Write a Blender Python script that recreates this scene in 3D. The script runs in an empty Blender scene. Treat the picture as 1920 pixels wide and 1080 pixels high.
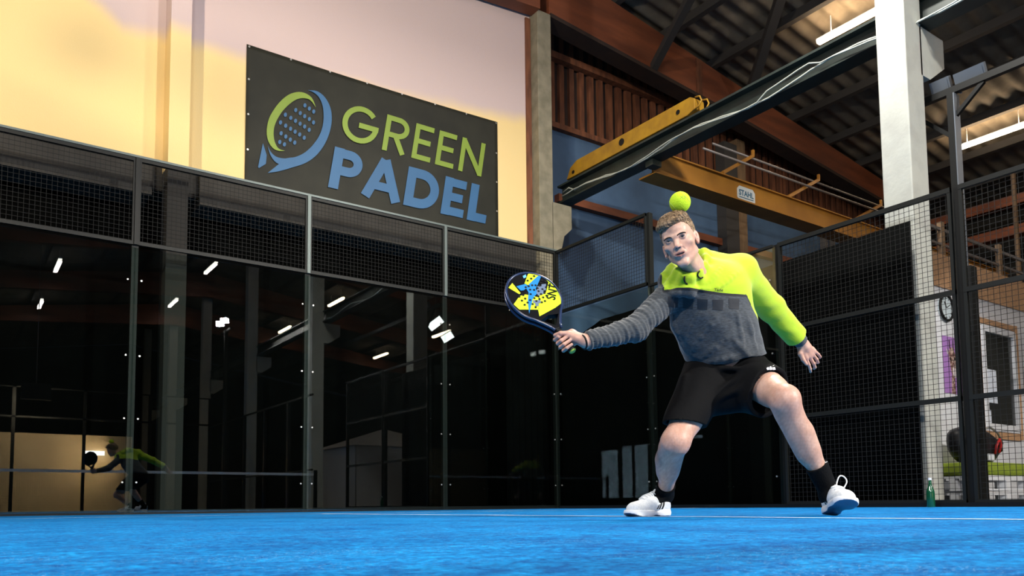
import bpy, bmesh, math, random
import numpy as np
from mathutils import Vector, Matrix
from mathutils.bvhtree import BVHTree
S = bpy.context.scene
C = S.collection
PI = math.pi
random.seed(7)

# ---------------------------------------------------------------- camera
CAM = np.array([-7.6128, -9.5035, 0.0604])
YAW, PITCH, ROLL, FPX, CY = math.radians(35.3624), math.radians(4.40245), math.radians(-0.59738), 1490.485, 832.066
_f = np.array([math.sin(YAW)*math.cos(PITCH), math.cos(YAW)*math.cos(PITCH), math.sin(PITCH)])
_r = np.array([math.cos(YAW), -math.sin(YAW), 0.0]); _u = np.cross(_r, _f)
RT = math.cos(ROLL)*_r + math.sin(ROLL)*_u
UP = -math.sin(ROLL)*_r + math.cos(ROLL)*_u
FW = _f
def ray(px, py): return FW + RT*(px-960)/FPX + UP*(CY-py)/FPX
def at(px, py, d): return CAM + ray(px, py)*d             # point of the place seen at (px,py) at depth d
def on(px, py, ax, val):                                    # point of the place on an axis plane
    d = ray(px, py); return CAM + d*((val-CAM[ax])/d[ax])
cam_d = bpy.data.cameras.new('camera'); cam = bpy.data.objects.new('camera', cam_d); C.objects.link(cam)
M4 = Matrix(((RT[0], UP[0], -FW[0], CAM[0]), (RT[1], UP[1], -FW[1], CAM[1]), (RT[2], UP[2], -FW[2], CAM[2]), (0, 0, 0, 1)))
cam.matrix_world = M4
cam_d.sensor_width = 36; cam_d.lens = FPX/1920*36
cam_d.shift_y = (CY-540)/1920
cam_d.clip_start = 0.01; cam_d.clip_end = 200
cam_d.dof.use_dof = True; cam_d.dof.focus_distance = 3.5; cam_d.dof.aperture_fstop = 16.0
S.camera = cam
S.view_settings.view_transform = 'Standard'; S.view_settings.look = 'None'
S.view_settings.gamma = 1; S.view_settings.use_curve_mapping = False
S.view_settings.exposure = -0.32

# ---------------------------------------------------------------- world and lights
W = bpy.data.worlds.new('world'); S.world = W; W.use_nodes = True
W.node_tree.nodes['Background'].inputs[0].default_value = (0.55, 0.65, 0.9, 1)
W.node_tree.nodes['Background'].inputs[1].default_value = 0.02

def area(name, loc, target, size, power, col, sy=None, spread=None):
    l = bpy.data.lights.new(name, 'AREA'); l.energy = power; l.color = col; l.size = size
    if sy: l.shape = 'RECTANGLE'; l.size_y = sy
    if spread: l.spread = math.radians(spread)
    o = bpy.data.objects.new(name, l); C.objects.link(o); o.location = loc
    o.rotation_euler = (Vector(target)-Vector(loc)).to_track_quat('-Z', 'Y').to_euler()
    return o
# court floodlights (left post pair, far left pair, far right pair): positions used again by the fixtures
FLOODS = [((-10.15, -6.0, 5.7), (-3.6, -6.8, 0.6), 140, (1.0, 0.97, 0.92)),
          ((-10.15, -13.8, 5.7), (-4.6, -6.9, 0.6), 360, (1.0, 0.97, 0.93)),
          ((-0.60, -16.4, 6.02), (-4.6, -7.0, 0.6), 1000, (1.0, 0.95, 0.88))]
for p, t, w, c in FLOODS:
    v = (Vector(t)-Vector(p)).normalized()*0.02
    for s in (-1, 1): area('flood_beam', Vector(p)+v+Vector((0, .26*s, 0)), t, 0.24, w/2, c, sy=0.15, spread=120)
# warm washer that lights the plaster wall
area('washer_beam', (-11.5, -8.0, 5.80), (-3.5, 0.6, 5.2), 0.3, 200, (1.0, 0.84, 0.62), spread=70)
# added lamp out of view, brightening the top of the pale column
TOP_FILL = (-1.3, -5.4, 7.3)
area('top_fill_beam', TOP_FILL, (-1.0, -5.4, 0), 0.4, 600, (1.0, 0.96, 0.88))
# ceiling tubes
TUBES = []
for X in (-9.8, -4.9, 0.0, 4.9, 9.8):
    z = 9.3-0.15*abs(X-0.5)-0.30
    for k in range(5):
        TUBES.append((X, -2.3-6.0*k, z))
for X, Y, z in TUBES:
    warm = X > 3
    if warm and Y > -9: area('tube_up_beam', (X, Y, z+.06), (X, Y, 20), 0.10, 30, (1.0, 0.66, 0.36), sy=1.5)
    area('tube_beam', (X, Y, z-0.09), (X, Y, 0), 0.12, 26 if not warm else 16, (1.0, 0.80, 0.76) if not warm else (1.0, 0.72, 0.45), sy=1.5)

# ---------------------------------------------------------------- helpers
def tag(o, label=None, cat=None, group=None, kind=None):
    if label: o['label'] = label
    if cat: o['category'] = cat
    if group: o['group'] = group
    if kind: o['kind'] = kind
    return o
def empty(name, loc, label=None, cat=None, group=None, kind=None):
    o = bpy.data.objects.new(name, None); C.objects.link(o); o.location = loc; o.empty_display_size = 0.1
    return tag(o, label, cat, group, kind)
class MB:
    def __init__(s): s.v = []; s.f = []; s.m = []
    def add(s, vs, fs, mi=0):
        b = len(s.v); s.v += [tuple(map(float, v)) for v in vs]
        s.f += [tuple(b+i for i in f) for f in fs]; s.m += [mi]*len(fs); return s
    def box(s, a, b, mi=0):
        x0, y0, z0 = a; x1, y1, z1 = b
        x0, x1 = min(x0, x1), max(x0, x1); y0, y1 = min(y0, y1), max(y0, y1); z0, z1 = min(z0, z1), max(z0, z1)
        return s.add([(x0,y0,z0),(x1,y0,z0),(x1,y1,z0),(x0,y1,z0),(x0,y0,z1),(x1,y0,z1),(x1,y1,z1),(x0,y1,z1)],
                     [(0,3,2,1),(4,5,6,7),(0,1,5,4),(1,2,6,5),(2,3,7,6),(3,0,4,7)], mi)
    def bar(s, p, q, w, h=None, mi=0, up=(0, 0, 1)):         # rectangular bar from p to q
        h = h or w; p = Vector(p); q = Vector(q); d = (q-p).normalized(); u = Vector(up)
        if abs(d.dot(u)) > 0.98: u = Vector((1, 0, 0))
        a = d.cross(u).normalized()*w/2; b = a.cross(d).normalized()*h/2
        vs = [p-a-b, p+a-b, p+a+b, p-a+b, q-a-b, q+a-b, q+a+b, q-a+b]
        return s.add(vs, [(0,3,2,1),(4,5,6,7),(0,1,5,4),(1,2,6,5),(2,3,7,6),(3,0,4,7)], mi)
    def tube(s, pts, r, n=10, mi=0, cap=True, closed=False):
        pts = [Vector(p) for p in pts]; rs = r if hasattr(r, '__len__') else [r]*len(pts)
        N = len(pts); vs = []; prev = None
        for i, p in enumerate(pts):
            a = pts[(i-1) % N] if (closed or i > 0) else p; b = pts[(i+1) % N] if (closed or i < N-1) else p
            d = (b-a).normalized()
            if prev is None:
                u = Vector((0, 0, 1)) if abs(d.z) < 0.9 else Vector((1, 0, 0)); prev = d.cross(u).normalized()
            prev = (prev-d*prev.dot(d)).normalized(); w = d.cross(prev)
            for k in range(n):
                t = 2*PI*k/n; vs.append(p+(prev*math.cos(t)+w*math.sin(t))*rs[i])
        fs = []
        for i in range(N if closed else N-1):
            j = (i+1) % N
            for k in range(n):
                l = (k+1) % n; fs.append((i*n+k, i*n+l, j*n+l, j*n+k))
        if cap and not closed: fs.append(tuple(range(n-1, -1, -1))); fs.append(tuple((N-1)*n+k for k in range(n)))
        return s.add(vs, fs, mi)
    def prism(s, poly, d, mi=0):                             # poly: 3d points; extruded by vector d
        n = len(poly); poly = [Vector(p) for p in poly]; d = Vector(d)
        return s.add(poly+[p+d for p in poly], [tuple(range(n))[::-1], tuple(range(n, 2*n))]+[(i, (i+1) % n, n+(i+1) % n, n+i) for i in range(n)], mi)
    def cyl(s, c, ax, r, h, n=24, mi=0, r2=None):
        c = Vector(c); ax = Vector(ax).normalized()
        return s.tube([c, c+ax*h], [r, r if r2 is None else r2], n, mi)
    def build(s, name, mats, parent=None, smooth=False, bevel=0, fixn=False, auto=None):
        me = bpy.data.meshes.new(name); me.from_pydata(s.v, [], s.f)
        for m in (mats if isinstance(mats, (list, tuple)) else [mats]): me.materials.append(m)
        for p, mi in zip(me.polygons, s.m): p.material_index = mi; p.use_smooth = smooth
        if fixn:
            bm = bmesh.new(); bm.from_mesh(me); bmesh.ops.recalc_face_normals(bm, faces=bm.faces); bm.to_mesh(me); bm.free()
        me.update(); o = bpy.data.objects.new(name, me); C.objects.link(o)
        if parent:
            o.parent = parent; pl = Vector(parent.location)
            par = parent.parent
            while par: pl += Vector(par.location); par = par.parent
            me.transform(Matrix.Translation(-pl))
        if bevel:
            m = o.modifiers.new('bevel', 'BEVEL'); m.width = bevel; m.segments = 2; m.limit_method = 'ANGLE'
        return o
def text_mesh(body, size, width=None, bold=0.0, depth=0.002, shear=0.0):
    cu = bpy.data.curves.new('t', 'FONT'); cu.body = body; cu.size = size; cu.offset = bold; cu.extrude = depth; cu.shear = shear
    cu.align_x = 'CENTER'; cu.align_y = 'CENTER'; cu.resolution_u = 4
    o = bpy.data.objects.new('t', cu); C.objects.link(o)
    dg = bpy.context.evaluated_depsgraph_get(); dg.update()
    me = bpy.data.meshes.new_from_object(o.evaluated_get(dg)); bpy.data.objects.remove(o); bpy.data.curves.remove(cu)
    vs = [v.co.copy() for v in me.vertices]; fs = [tuple(p.vertices) for p in me.polygons]; bpy.data.meshes.remove(me)
    x0, x1 = min(v.x for v in vs), max(v.x for v in vs); y0, y1 = min(v.y for v in vs), max(v.y for v in vs)
    cx, cy = (x0+x1)/2, (y0+y1)/2; k = (width/(x1-x0)) if width else 1
    return [Vector(((v.x-cx)*k, (v.y-cy)*k, v.z)) for v in vs], fs
def place(vs, o, ex, ey):                                   # local text coords -> world
    o, ex, ey = Vector(o), Vector(ex).normalized(), Vector(ey).normalized(); ez = ex.cross(ey)
    return [o+ex*v.x+ey*v.y+ez*v.z for v in vs]

# ---------------------------------------------------------------- materials
def mat(name, col, rough=0.6, metal=0.0, col2=None, nscale=8.0, bump=0.0, bscale=40.0, stretch=(1, 1, 1), spec=None, emit=None, estr=0.0, detail=6.0, contrast=(0.35, 0.65)):
    m = bpy.data.materials.new(name); m.use_nodes = True; nt = m.node_tree; b = nt.nodes['Principled BSDF']
    b.inputs['Base Color'].default_value = (*col, 1); b.inputs['Roughness'].default_value = rough; b.inputs['Metallic'].default_value = metal
    if spec is not None: b.inputs['Specular IOR Level'].default_value = spec
    if emit: b.inputs['Emission Color'].default_value = (*emit, 1); b.inputs['Emission Strength'].default_value = estr
    tc = nt.nodes.new('ShaderNodeTexCoord'); mp = nt.nodes.new('ShaderNodeMapping'); mp.inputs['Scale'].default_value = stretch
    nt.links.new(tc.outputs['Object'], mp.inputs[0])
    if col2:
        n = nt.nodes.new('ShaderNodeTexNoise'); n.inputs['Scale'].default_value = nscale; n.inputs['Detail'].default_value = detail
        r = nt.nodes.new('ShaderNodeValToRGB'); r.color_ramp.elements[0].position, r.color_ramp.elements[1].position = contrast
        r.color_ramp.elements[0].color = (*col, 1); r.color_ramp.elements[1].color = (*col2, 1)
        nt.links.new(mp.outputs[0], n.inputs['Vector']); nt.links.new(n.outputs[0], r.inputs[0]); nt.links.new(r.outputs[0], b.inputs['Base Color'])
    if bump:
        n2 = nt.nodes.new('ShaderNodeTexNoise'); n2.inputs['Scale'].default_value = bscale; n2.inputs['Detail'].default_value = 4
        bp = nt.nodes.new('ShaderNodeBump'); bp.inputs['Strength'].default_value = bump; bp.inputs['Distance'].default_value = 0.01
        nt.links.new(mp.outputs[0], n2.inputs['Vector']); nt.links.new(n2.outputs[0], bp.inputs['Height']); nt.links.new(bp.outputs[0], b.inputs['Normal'])
    return m
def glass_mat(name, tint, f0=0.06, rough=0.0):              # pane: Schlick reflection over a clear tinted body
    m = bpy.data.materials.new(name); m.use_nodes = True; nt = m.node_tree; nt.nodes.clear()
    out = nt.nodes.new('ShaderNodeOutputMaterial'); mx = nt.nodes.new('ShaderNodeMixShader')
    tr = nt.nodes.new('ShaderNodeBsdfTransparent'); tr.inputs[0].default_value = (*tint, 1)
    gl = nt.nodes.new('ShaderNodeBsdfGlossy'); gl.inputs['Roughness'].default_value = rough
    ge = nt.nodes.new('ShaderNodeNewGeometry'); d = nt.nodes.new('ShaderNodeVectorMath'); d.operation = 'DOT_PRODUCT'
    nt.links.new(ge.outputs['Normal'], d.inputs[0]); nt.links.new(ge.outputs['Incoming'], d.inputs[1])
    def mt(op, a, b=None):
        n = nt.nodes.new('ShaderNodeMath'); n.operation = op
        for i, x in enumerate((a, b)):
            if x is None: continue
            if isinstance(x, (int, float)): n.inputs[i].default_value = x
            else: nt.links.new(x, n.inputs[i])
        return n.outputs[0]
    c = mt('ABSOLUTE', d.outputs['Value']); p = mt('POWER', mt('SUBTRACT', 1.0, c), 5.0)
    fr = mt('ADD', mt('MULTIPLY', p, 1-f0), f0)
    nt.links.new(fr, mx.inputs[0]); nt.links.new(tr.outputs[0], mx.inputs[1]); nt.links.new(gl.outputs[0], mx.inputs[2]); nt.links.new(mx.outputs[0], out.inputs[0])
    return m
K = {}
K['plaster'] = mat('plaster', (0.80, 0.77, 0.72), 0.9, col2=(0.74, 0.71, 0.66), nscale=3, bump=0.25, bscale=60)
K['cream'] = mat('cream_paint', (0.62, 0.48, 0.30), 0.85, col2=(0.55, 0.42, 0.26), nscale=2)
K['concrete'] = mat('concrete', (0.27, 0.245, 0.175), 0.9, col2=(0.18, 0.165, 0.115), nscale=5, bump=0.35, bscale=30)
K['concrete_pale'] = mat('pale_concrete', (0.47, 0.48, 0.43), 0.85, col2=(0.37, 0.37, 0.34), nscale=4, bump=0.2, bscale=25, contrast=(0.45, 0.8))
K['concrete_dark'] = mat('grey_lintel', (0.034, 0.032, 0.028), 0.9, col2=(0.024, 0.022, 0.019), nscale=4)
K['blue_paint'] = mat('blue_paint', (0.075, 0.15, 0.28), 0.8, col2=(0.05, 0.10, 0.19), nscale=1.2, bump=0.2)
K['board'] = mat('timber_board', (0.21, 0.075, 0.033), 0.75, col2=(0.10, 0.034, 0.016), nscale=5, stretch=(2, 2, 0.5), bump=0.3)
K['timber_dark'] = mat('dark_timber', (0.035, 0.018, 0.012), 0.8, col2=(0.02, 0.012, 0.01), nscale=5)
K['glulam'] = mat('red_glulam', (0.24, 0.070, 0.028), 0.6, col2=(0.13, 0.038, 0.018), nscale=1.6, stretch=(0.5, 1, 3), bump=0.2)
K['pale_timber'] = mat('pale_timber', (0.24, 0.15, 0.08), 0.7, col2=(0.16, 0.1, 0.055), nscale=6, stretch=(3, 3, .4))
K['sheet'] = mat('roof_sheet', (0.17, 0.15, 0.12), 0.75, spec=.2, col2=(0.11, 0.098, 0.08), nscale=3)
K['purlin'] = mat('dark_purlin', (0.045, 0.042, 0.04), 0.8)
K['steel_dark'] = mat('dark_green_steel', (0.022, 0.032, 0.028), 0.45, col2=(0.013, 0.018, 0.016), nscale=4)
K['crane'] = mat('crane_yellow', (0.40, 0.215, 0.010), 0.5, col2=(0.27, 0.135, 0.009), nscale=5, bump=0.1)
K['girder'] = mat('crane_orange', (0.40, 0.175, 0.022), 0.5, col2=(0.31, 0.13, 0.016), nscale=2.5)
K['black'] = mat('black_coating', (0.004, 0.0045, 0.0045), 0.5, spec=.25)
K['pillar'] = mat('grey_pillar', (0.018, 0.017, 0.015), 0.9)
K['frame'] = mat('dark_grey_coating', (0.007, 0.0085, 0.008), 0.5, spec=.3)
K['post_grey'] = mat('pale_grey_steel', (0.12, 0.15, 0.145), 0.45, metal=0.3)
K['wire'] = mat('black_wire', (0.007, 0.008, 0.008), 0.6, spec=.2)
K['wire_side'] = mat('grey_wire', (0.015, 0.015, 0.014), 0.5, spec=.3)
K['curtain'] = mat('black_cloth', (0.0022, 0.0025, 0.0025), 0.98, spec=0.03, col2=(0.0015, 0.0016, 0.0016), nscale=3)
K['glass'] = glass_mat('court_glass', (0.86, 0.92, 0.9), 0.062)
K['bolt'] = mat('bolt_steel', (0.6, 0.6, 0.58), 0.3, metal=0.8)
K['cable'] = mat('pale_cable', (0.42, 0.45, 0.40), 0.5)
K['rod'] = mat('grey_rod', (0.22, 0.2, 0.19), 0.4, metal=0.4)
K['white'] = mat('white_paint', (0.78, 0.80, 0.84), 0.6)
K['line'] = mat('white_turf_line', (0.75, 0.85, 0.95), 0.9, col2=(0.25, 0.5, 0.85), nscale=60, stretch=(1, 1, 1), contrast=(0.5, 0.8))
K['osb'] = mat('strand_board', (0.60, 0.36, 0.20), 0.7, col2=(0.46, 0.26, 0.13), nscale=26, contrast=(0.3, 0.7))
K['floor'] = mat('hall_concrete_floor', (0.10, 0.10, 0.10), 0.7, col2=(0.07, 0.07, 0.07), nscale=1)
K['tube_glow'] = mat('lit_tube', (1, 1, 1), 0.5, emit=(1.0, 0.80, 0.56), estr=34)
K['tube_glow2'] = mat('lit_pale_tube', (1, 1, 1), 0.5, emit=(1.0, 0.93, 0.85), estr=14)
K['lens'] = mat('lit_flood_lens', (1, 1, 1), 0.5, emit=(0.95, 1.0, 0.97), estr=16)
K['lamp_body'] = mat('lamp_grey', (0.16, 0.18, 0.21), 0.4, metal=0.4)
K['sky_glow'] = mat('daylit_window', (0.1, 0.1, 0.1), 0.4, emit=(0.6, 0.8, 1.0), estr=7)

def wall_tones():                                             # yellow below an uneven edge, pinkish above
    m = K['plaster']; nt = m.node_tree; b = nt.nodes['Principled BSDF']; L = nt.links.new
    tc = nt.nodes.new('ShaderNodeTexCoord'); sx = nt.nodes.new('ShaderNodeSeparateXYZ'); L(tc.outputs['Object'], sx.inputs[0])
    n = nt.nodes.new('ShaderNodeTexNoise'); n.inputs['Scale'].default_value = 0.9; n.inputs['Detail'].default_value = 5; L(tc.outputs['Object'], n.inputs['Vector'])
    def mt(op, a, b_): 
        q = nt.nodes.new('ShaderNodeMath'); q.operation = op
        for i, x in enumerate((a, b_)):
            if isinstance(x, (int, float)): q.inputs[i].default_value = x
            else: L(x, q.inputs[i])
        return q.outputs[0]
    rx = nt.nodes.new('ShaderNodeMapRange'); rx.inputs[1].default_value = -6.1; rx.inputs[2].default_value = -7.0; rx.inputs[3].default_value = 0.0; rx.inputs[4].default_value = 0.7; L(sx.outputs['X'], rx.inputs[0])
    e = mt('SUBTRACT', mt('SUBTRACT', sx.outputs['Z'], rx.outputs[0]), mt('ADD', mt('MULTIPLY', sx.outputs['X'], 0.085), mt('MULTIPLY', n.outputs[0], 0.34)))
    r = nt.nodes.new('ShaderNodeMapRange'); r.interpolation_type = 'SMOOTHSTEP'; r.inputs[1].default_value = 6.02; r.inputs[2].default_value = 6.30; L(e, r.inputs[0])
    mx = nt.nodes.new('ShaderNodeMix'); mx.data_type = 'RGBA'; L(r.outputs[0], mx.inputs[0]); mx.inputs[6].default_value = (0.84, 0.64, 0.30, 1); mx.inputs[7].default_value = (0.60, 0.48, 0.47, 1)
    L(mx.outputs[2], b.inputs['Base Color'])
wall_tones()

# blue turf: pile mottling, sand grains and a rough pile bump
def turf_mat():
    m = bpy.data.materials.new('blue_turf'); m.use_nodes = True; nt = m.node_tree; b = nt.nodes['Principled BSDF']
    tc = nt.nodes.new('ShaderNodeTexCoord'); L = nt.links.new
    def noise(s, d=4): n = nt.nodes.new('ShaderNodeTexNoise'); n.inputs['Scale'].default_value = s; n.inputs['Detail'].default_value = d; L(tc.outputs['Object'], n.inputs['Vector']); return n.outputs[0]
    def ramp(x, p0, p1, c0, c1):
        r = nt.nodes.new('ShaderNodeValToRGB'); e = r.color_ramp.elements; e[0].position, e[1].position = p0, p1; e[0].color = (*c0, 1); e[1].color = (*c1, 1); L(x, r.inputs[0]); return r.outputs[0]
    base = ramp(noise(3, 8), 0.3, 0.7, (0.0, 0.105, 0.36), (0.003, 0.20, 0.56))
    fine = ramp(noise(90, 5), 0.3, 0.72, (0.30, 0.42, 0.52), (1.8, 1.6, 1.4))
    mx = nt.nodes.new('ShaderNodeMix'); mx.data_type = 'RGBA'; mx.blend_type = 'MULTIPLY'; mx.inputs[0].default_value = 1.0
    L(base, mx.inputs[6]); L(fine, mx.inputs[7])
    mid = ramp(noise(24, 5), 0.32, 0.7, (0.55, 0.66, 0.76), (1.5, 1.38, 1.22))
    mxb = nt.nodes.new('ShaderNodeMix'); mxb.data_type = 'RGBA'; mxb.blend_type = 'MULTIPLY'; mxb.inputs[0].default_value = 1.0; L(mx.outputs[2], mxb.inputs[6]); L(mid, mxb.inputs[7]); mx = mxb
    sand = ramp(noise(300, 2), 0.62, 0.70, (0, 0, 0), (1, 1, 1)); patch = ramp(noise(5, 6), 0.45, 0.68, (0.12,)*3, (1, 1, 1))
    mm = nt.nodes.new('ShaderNodeMath'); mm.operation = 'MULTIPLY'; L(sand, mm.inputs[0]); L(patch, mm.inputs[1])
    m2 = nt.nodes.new('ShaderNodeMix'); m2.data_type = 'RGBA'; L(mm.outputs[0], m2.inputs[0]); L(mx.outputs[2], m2.inputs[6]); m2.inputs[7].default_value = (0.35, 0.62, 0.90, 1)
    L(m2.outputs[2], b.inputs['Base Color']); b.inputs['Roughness'].default_value = 0.85; b.inputs['Specular IOR Level'].default_value = 0.1
    bp = nt.nodes.new('ShaderNodeBump'); bp.inputs['Strength'].default_value = 0.5; bp.inputs['Distance'].default_value = 0.006
    L(noise(160, 4), bp.inputs['Height']); L(bp.outputs[0], b.inputs['Normal'])
    return m
K['turf'] = turf_mat()

# ---------------------------------------------------------------- the hall shell
o = MB().box((-14, -40, -0.10), (14, 1.6, -0.012)).build('floor', K['floor']); tag(o, 'grey concrete hall floor around the blue court', kind='structure')
# turf sheet, gently undulating pile, one connected grid
m = MB(); nx, ny = 200, 400
xs = [-10.02+10.04*i/nx for i in range(nx+1)]; ys = [0.02-20.04*i/ny for i in range(ny+1)]
vs = [(x, y, 0.0006*math.sin(9*x+3*y)*math.sin(4*y-2.2*x)*min(1, -y*2 if y < 0 else 0)) for y in ys for x in xs]
fs = [(j*(nx+1)+i, (j+1)*(nx+1)+i, (j+1)*(nx+1)+i+1, j*(nx+1)+i+1) for j in range(ny) for i in range(nx)]
m.add(vs, fs); o = m.build('court_turf', K['turf'], smooth=True)
tag(o, 'bright blue artificial turf covering the padel court', 'turf', kind='structure')
def line(a, b, w, label):
    # a painted strip following the turf's own undulation
    a, b = Vector(a), Vector(b); d = (b-a); n = int(d.length/0.05); s = Vector((-d.y, d.x, 0)).normalized()*w/2; mb = MB(); vs = []
    for i in range(n+1):
        p = a+d*i/n
        for q in (p-s, p+s):
            vs.append((q.x, q.y, 0.0006*math.sin(9*q.x+3*q.y)*math.sin(4*q.y-2.2*q.x)+0.0025))
    mb.add(vs, [(2*i, 2*i+1, 2*i+3, 2*i+2) for i in range(n)]); tag(mb.build('court_line', K['line']), label, 'court line')
line((-5, -3.0, 0), (-5, -10, 0), 0.05, 'white centre line on the blue turf running in front of the player')
line((-10, -3.0, 0), (0, -3.0, 0), 0.05, 'thin white service line on the blue turf parallel to the back glass')

# plaster wall above the lintel, gable to the left roof
RZ = lambda x: 9.3-0.15*abs(x-0.5)
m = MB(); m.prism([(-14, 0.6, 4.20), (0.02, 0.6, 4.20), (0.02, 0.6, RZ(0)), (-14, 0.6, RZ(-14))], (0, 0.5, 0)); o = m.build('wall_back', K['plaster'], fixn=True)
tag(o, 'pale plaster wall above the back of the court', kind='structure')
# pilaster (upper, plastered) and its bare lower shaft
m = MB().box((-5.62, 0.30, 4.12), (-5.385, 0.62, RZ(-5.4)-.02)); tag(m.build('trim_1', K['plaster']), 'plastered pilaster rising up the pale wall', kind='structure')
m = MB().box((-5.62, 0.30, 0), (-5.385, 0.62, 4.12)); tag(m.build('concrete_pillar', K['pillar']), 'grey concrete pillar under the plaster pilaster behind the back glass', 'pillar')
m = MB().box((-14, 0.50, 3.80), (-5.75, 0.98, 4.20)).box((-5.20, 0.50, 3.80), (0.0, 0.98, 4.20)).box((-5.75, 0.6, 3.9), (-5.2, 0.98, 4.20))
tag(m.build('trim_2', K['concrete_dark']), 'dark grey concrete lintel under the plaster wall', kind='structure')
# gable wall to the right: blue masonry, timber boards above
m = MB(); m.prism([(0.25, 1.25, 0), (14, 1.25, 0), (14, 1.25, 6.82), (0.25, 1.25, 6.82)], (0, 0.3, 0)); o = m.build('wall_rear', K['blue_paint'], fixn=True)
tag(o, 'blue painted rear wall under the timber cladding', kind='structure')
m = MB(); m.prism([(0.25, 1.32, 6.82), (14, 1.32, 6.82), (14, 1.32, RZ(14)), (0.5, 1.32, RZ(.5)), (0.25, 1.32, RZ(.5))], (0, 0.2, 0))
tag(m.build('wall_gable', K['timber_dark'], fixn=True), 'dark timber gable behind the slats', kind='structure')
clad = empty('timber_cladding', (0.5, 1.3, 6.8), 'reddish brown vertical timber boards cladding the gable above the blue wall', 'cladding')
x = 0.45
while x < 12.2:
    w = random.uniform(.105, .135); MB().box((x, 1.25+random.uniform(-.008, .008), 6.84), (x+w, 1.32, RZ(x)-.1)).build('board', K['board'], clad); x += 0.235
MB().box((0.3, 1.14, 6.74), (12.4, 1.26, 6.84)).build('rail', K['board'], clad)
MB().box((0.3, 1.12, 8.02), (8.4, 1.26, 8.14)).build('rail', K['board'], clad)
m = MB().box((1.0, 1.12, 5.40), (12.3, 1.25, 5.54)); tag(m.build('wall_beam', K['glulam']), 'red brown horizontal timber beam across the blue rear wall', 'beam')
m = MB().box((5.35, 1.0, 0), (5.75, 1.24, 7.6)); tag(m.build('dark_wall_post', K['purlin']), 'wide dark post on the blue wall left of the pale timber post', 'post')
m = MB().box((5.76, 1.0, 0), (6.02, 1.24, 7.75)); tag(m.build('timber_wall_post', K['pale_timber']), 'pale timber post standing against the blue rear wall', 'post')
m = MB().box((9.0, 1.1, 0), (9.1, 1.24, 6.7)).box((9.35, 1.1, 0), (9.4, 1.24, 6.7)); tag(m.build('wall_pipe', K['rod']), 'thin grey pipes on the blue wall right of the timber post', 'pipe')
# glulam rafter on the right and its left continuation
m = MB(); m.prism([(0.30, 0.45, 8.22), (5.0, 0.45, 7.82), (12.6, 0.45, 6.98), (12.6, 0.45, 7.45), (5.0, 0.45, 8.52), (0.30, 0.45, 9.22)], (0, 0.24, 0))
t = empty('glulam_rafter', (0.3, 0.57, 8.2), 'large red glued timber rafter sloping down from the back column to the right', 'rafter')
m.build('rafter_beam', K['glulam'], t, fixn=True)
MB().prism([(0.30, 0.40, 8.16), (5.0, 0.40, 7.76), (12.6, 0.40, 6.92), (12.6, 0.40, 6.99), (5.0, 0.40, 7.83), (0.3, 0.40, 8.23)], (0, 0.34, 0)).build('bottom_flange', K['timber_dark'], t, fixn=True)
MB().box((3.9, 0.42, 7.93), (4.05, 0.46, 8.64)).build('stiffener', K['board'], t)
m = MB(); m.prism([(-13.8, 0.3, 6.9), (0.0, 0.3, 8.14), (0.0, 0.3, 9.2), (-13.8, 0.3, 7.1)], (0, 0.24, 0)); tag(m.build('glulam_tie', K['glulam'], fixn=True), 'dark red glued timber rafter above the plaster wall left of the back column', 'rafter')
for k in range(1, 6):
    y = 0.62-5.72*k
    m = MB(); m.prism([(0.4, y, 8.25), (12.6, y, 6.95), (12.6, y, 7.42), (0.4, y, 9.2)], (0, 0.22, 0)); m.prism([(0.4, y, 8.25), (-13.8, y, 6.9), (-13.8, y, 7.1), (0.4, y, 9.2)], (0, 0.22, 0))
    if k > 1: tag(m.build('hall_rafter', K['glulam'], fixn=True), 'red glued timber rafter spanning the hall, %s bay behind the back column' % ['', '', 'second', 'third', 'fourth', 'fifth'][k], 'rafter')
# roof: corrugated sheet, profile runs down the slope
def corr(x0, x1, name, lab):
    m = MB(); n = 990; vs = []
    for i in range(n+1):
        y = 1.3-i*0.041; dz = 0.034*math.cos(2*PI*y/0.328)
        vs += [(x0, y, RZ(x0)+dz+.12), (x1, y, RZ(x1)+dz+.12)]
    m.add(vs, [(2*i, 2*i+1, 2*i+3, 2*i+2) for i in range(n)]); o = m.build(name, K['sheet'], smooth=True)
    tag(o, lab, kind='structure')
corr(0.5, 14.2, 'ceiling', 'corrugated metal roof sheet sloping down to the right')
corr(0.5, -14.2, 'ceiling_left', 'corrugated metal roof sheet over the court')
ORD = ['first', 'second', 'third', 'fourth', 'fifth', 'sixth', 'seventh', 'eighth', 'ninth', 'tenth', 'eleventh', 'twelfth']; npl = 0
x = 0.62
while x < 13.5:
    m = MB().box((x-.06, -38, RZ(x)-0.06), (x+.06, 1.2, RZ(x)+.10)); tag(m.build('roof_purlin', K['purlin']), 'dark roof purlin along the right roof slope, %s from the ridge' % ORD[npl], 'purlin'); x += 1.28; npl += 1
for i in range(9):
    x = -0.6-1.5*i; m = MB().box((x-.06, -38, RZ(x)-0.06), (x+.06, 0.5, RZ(x)+.10)); tag(m.build('court_roof_purlin', K['purlin']), 'dark roof purlin over the court on the left slope, %s from the ridge' % ORD[i], 'purlin')
for (p, q, w, lab) in [((2.75, 0.5, 8.05), tuple(at(1300, -15, 13.2)), .13, 'dark timber strut rising from the rafter toward the roof, nearest the back column'),
                  (tuple(at(1406, 175, 15.6)), tuple(at(1466, -12, 13.6)), .16, 'dark steel brace crossing under the corrugated roof, steeper one behind the runway beam')]:
    tag(MB().bar(p, q, w).build('roof_strut', K['purlin']), lab, 'strut')
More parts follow.
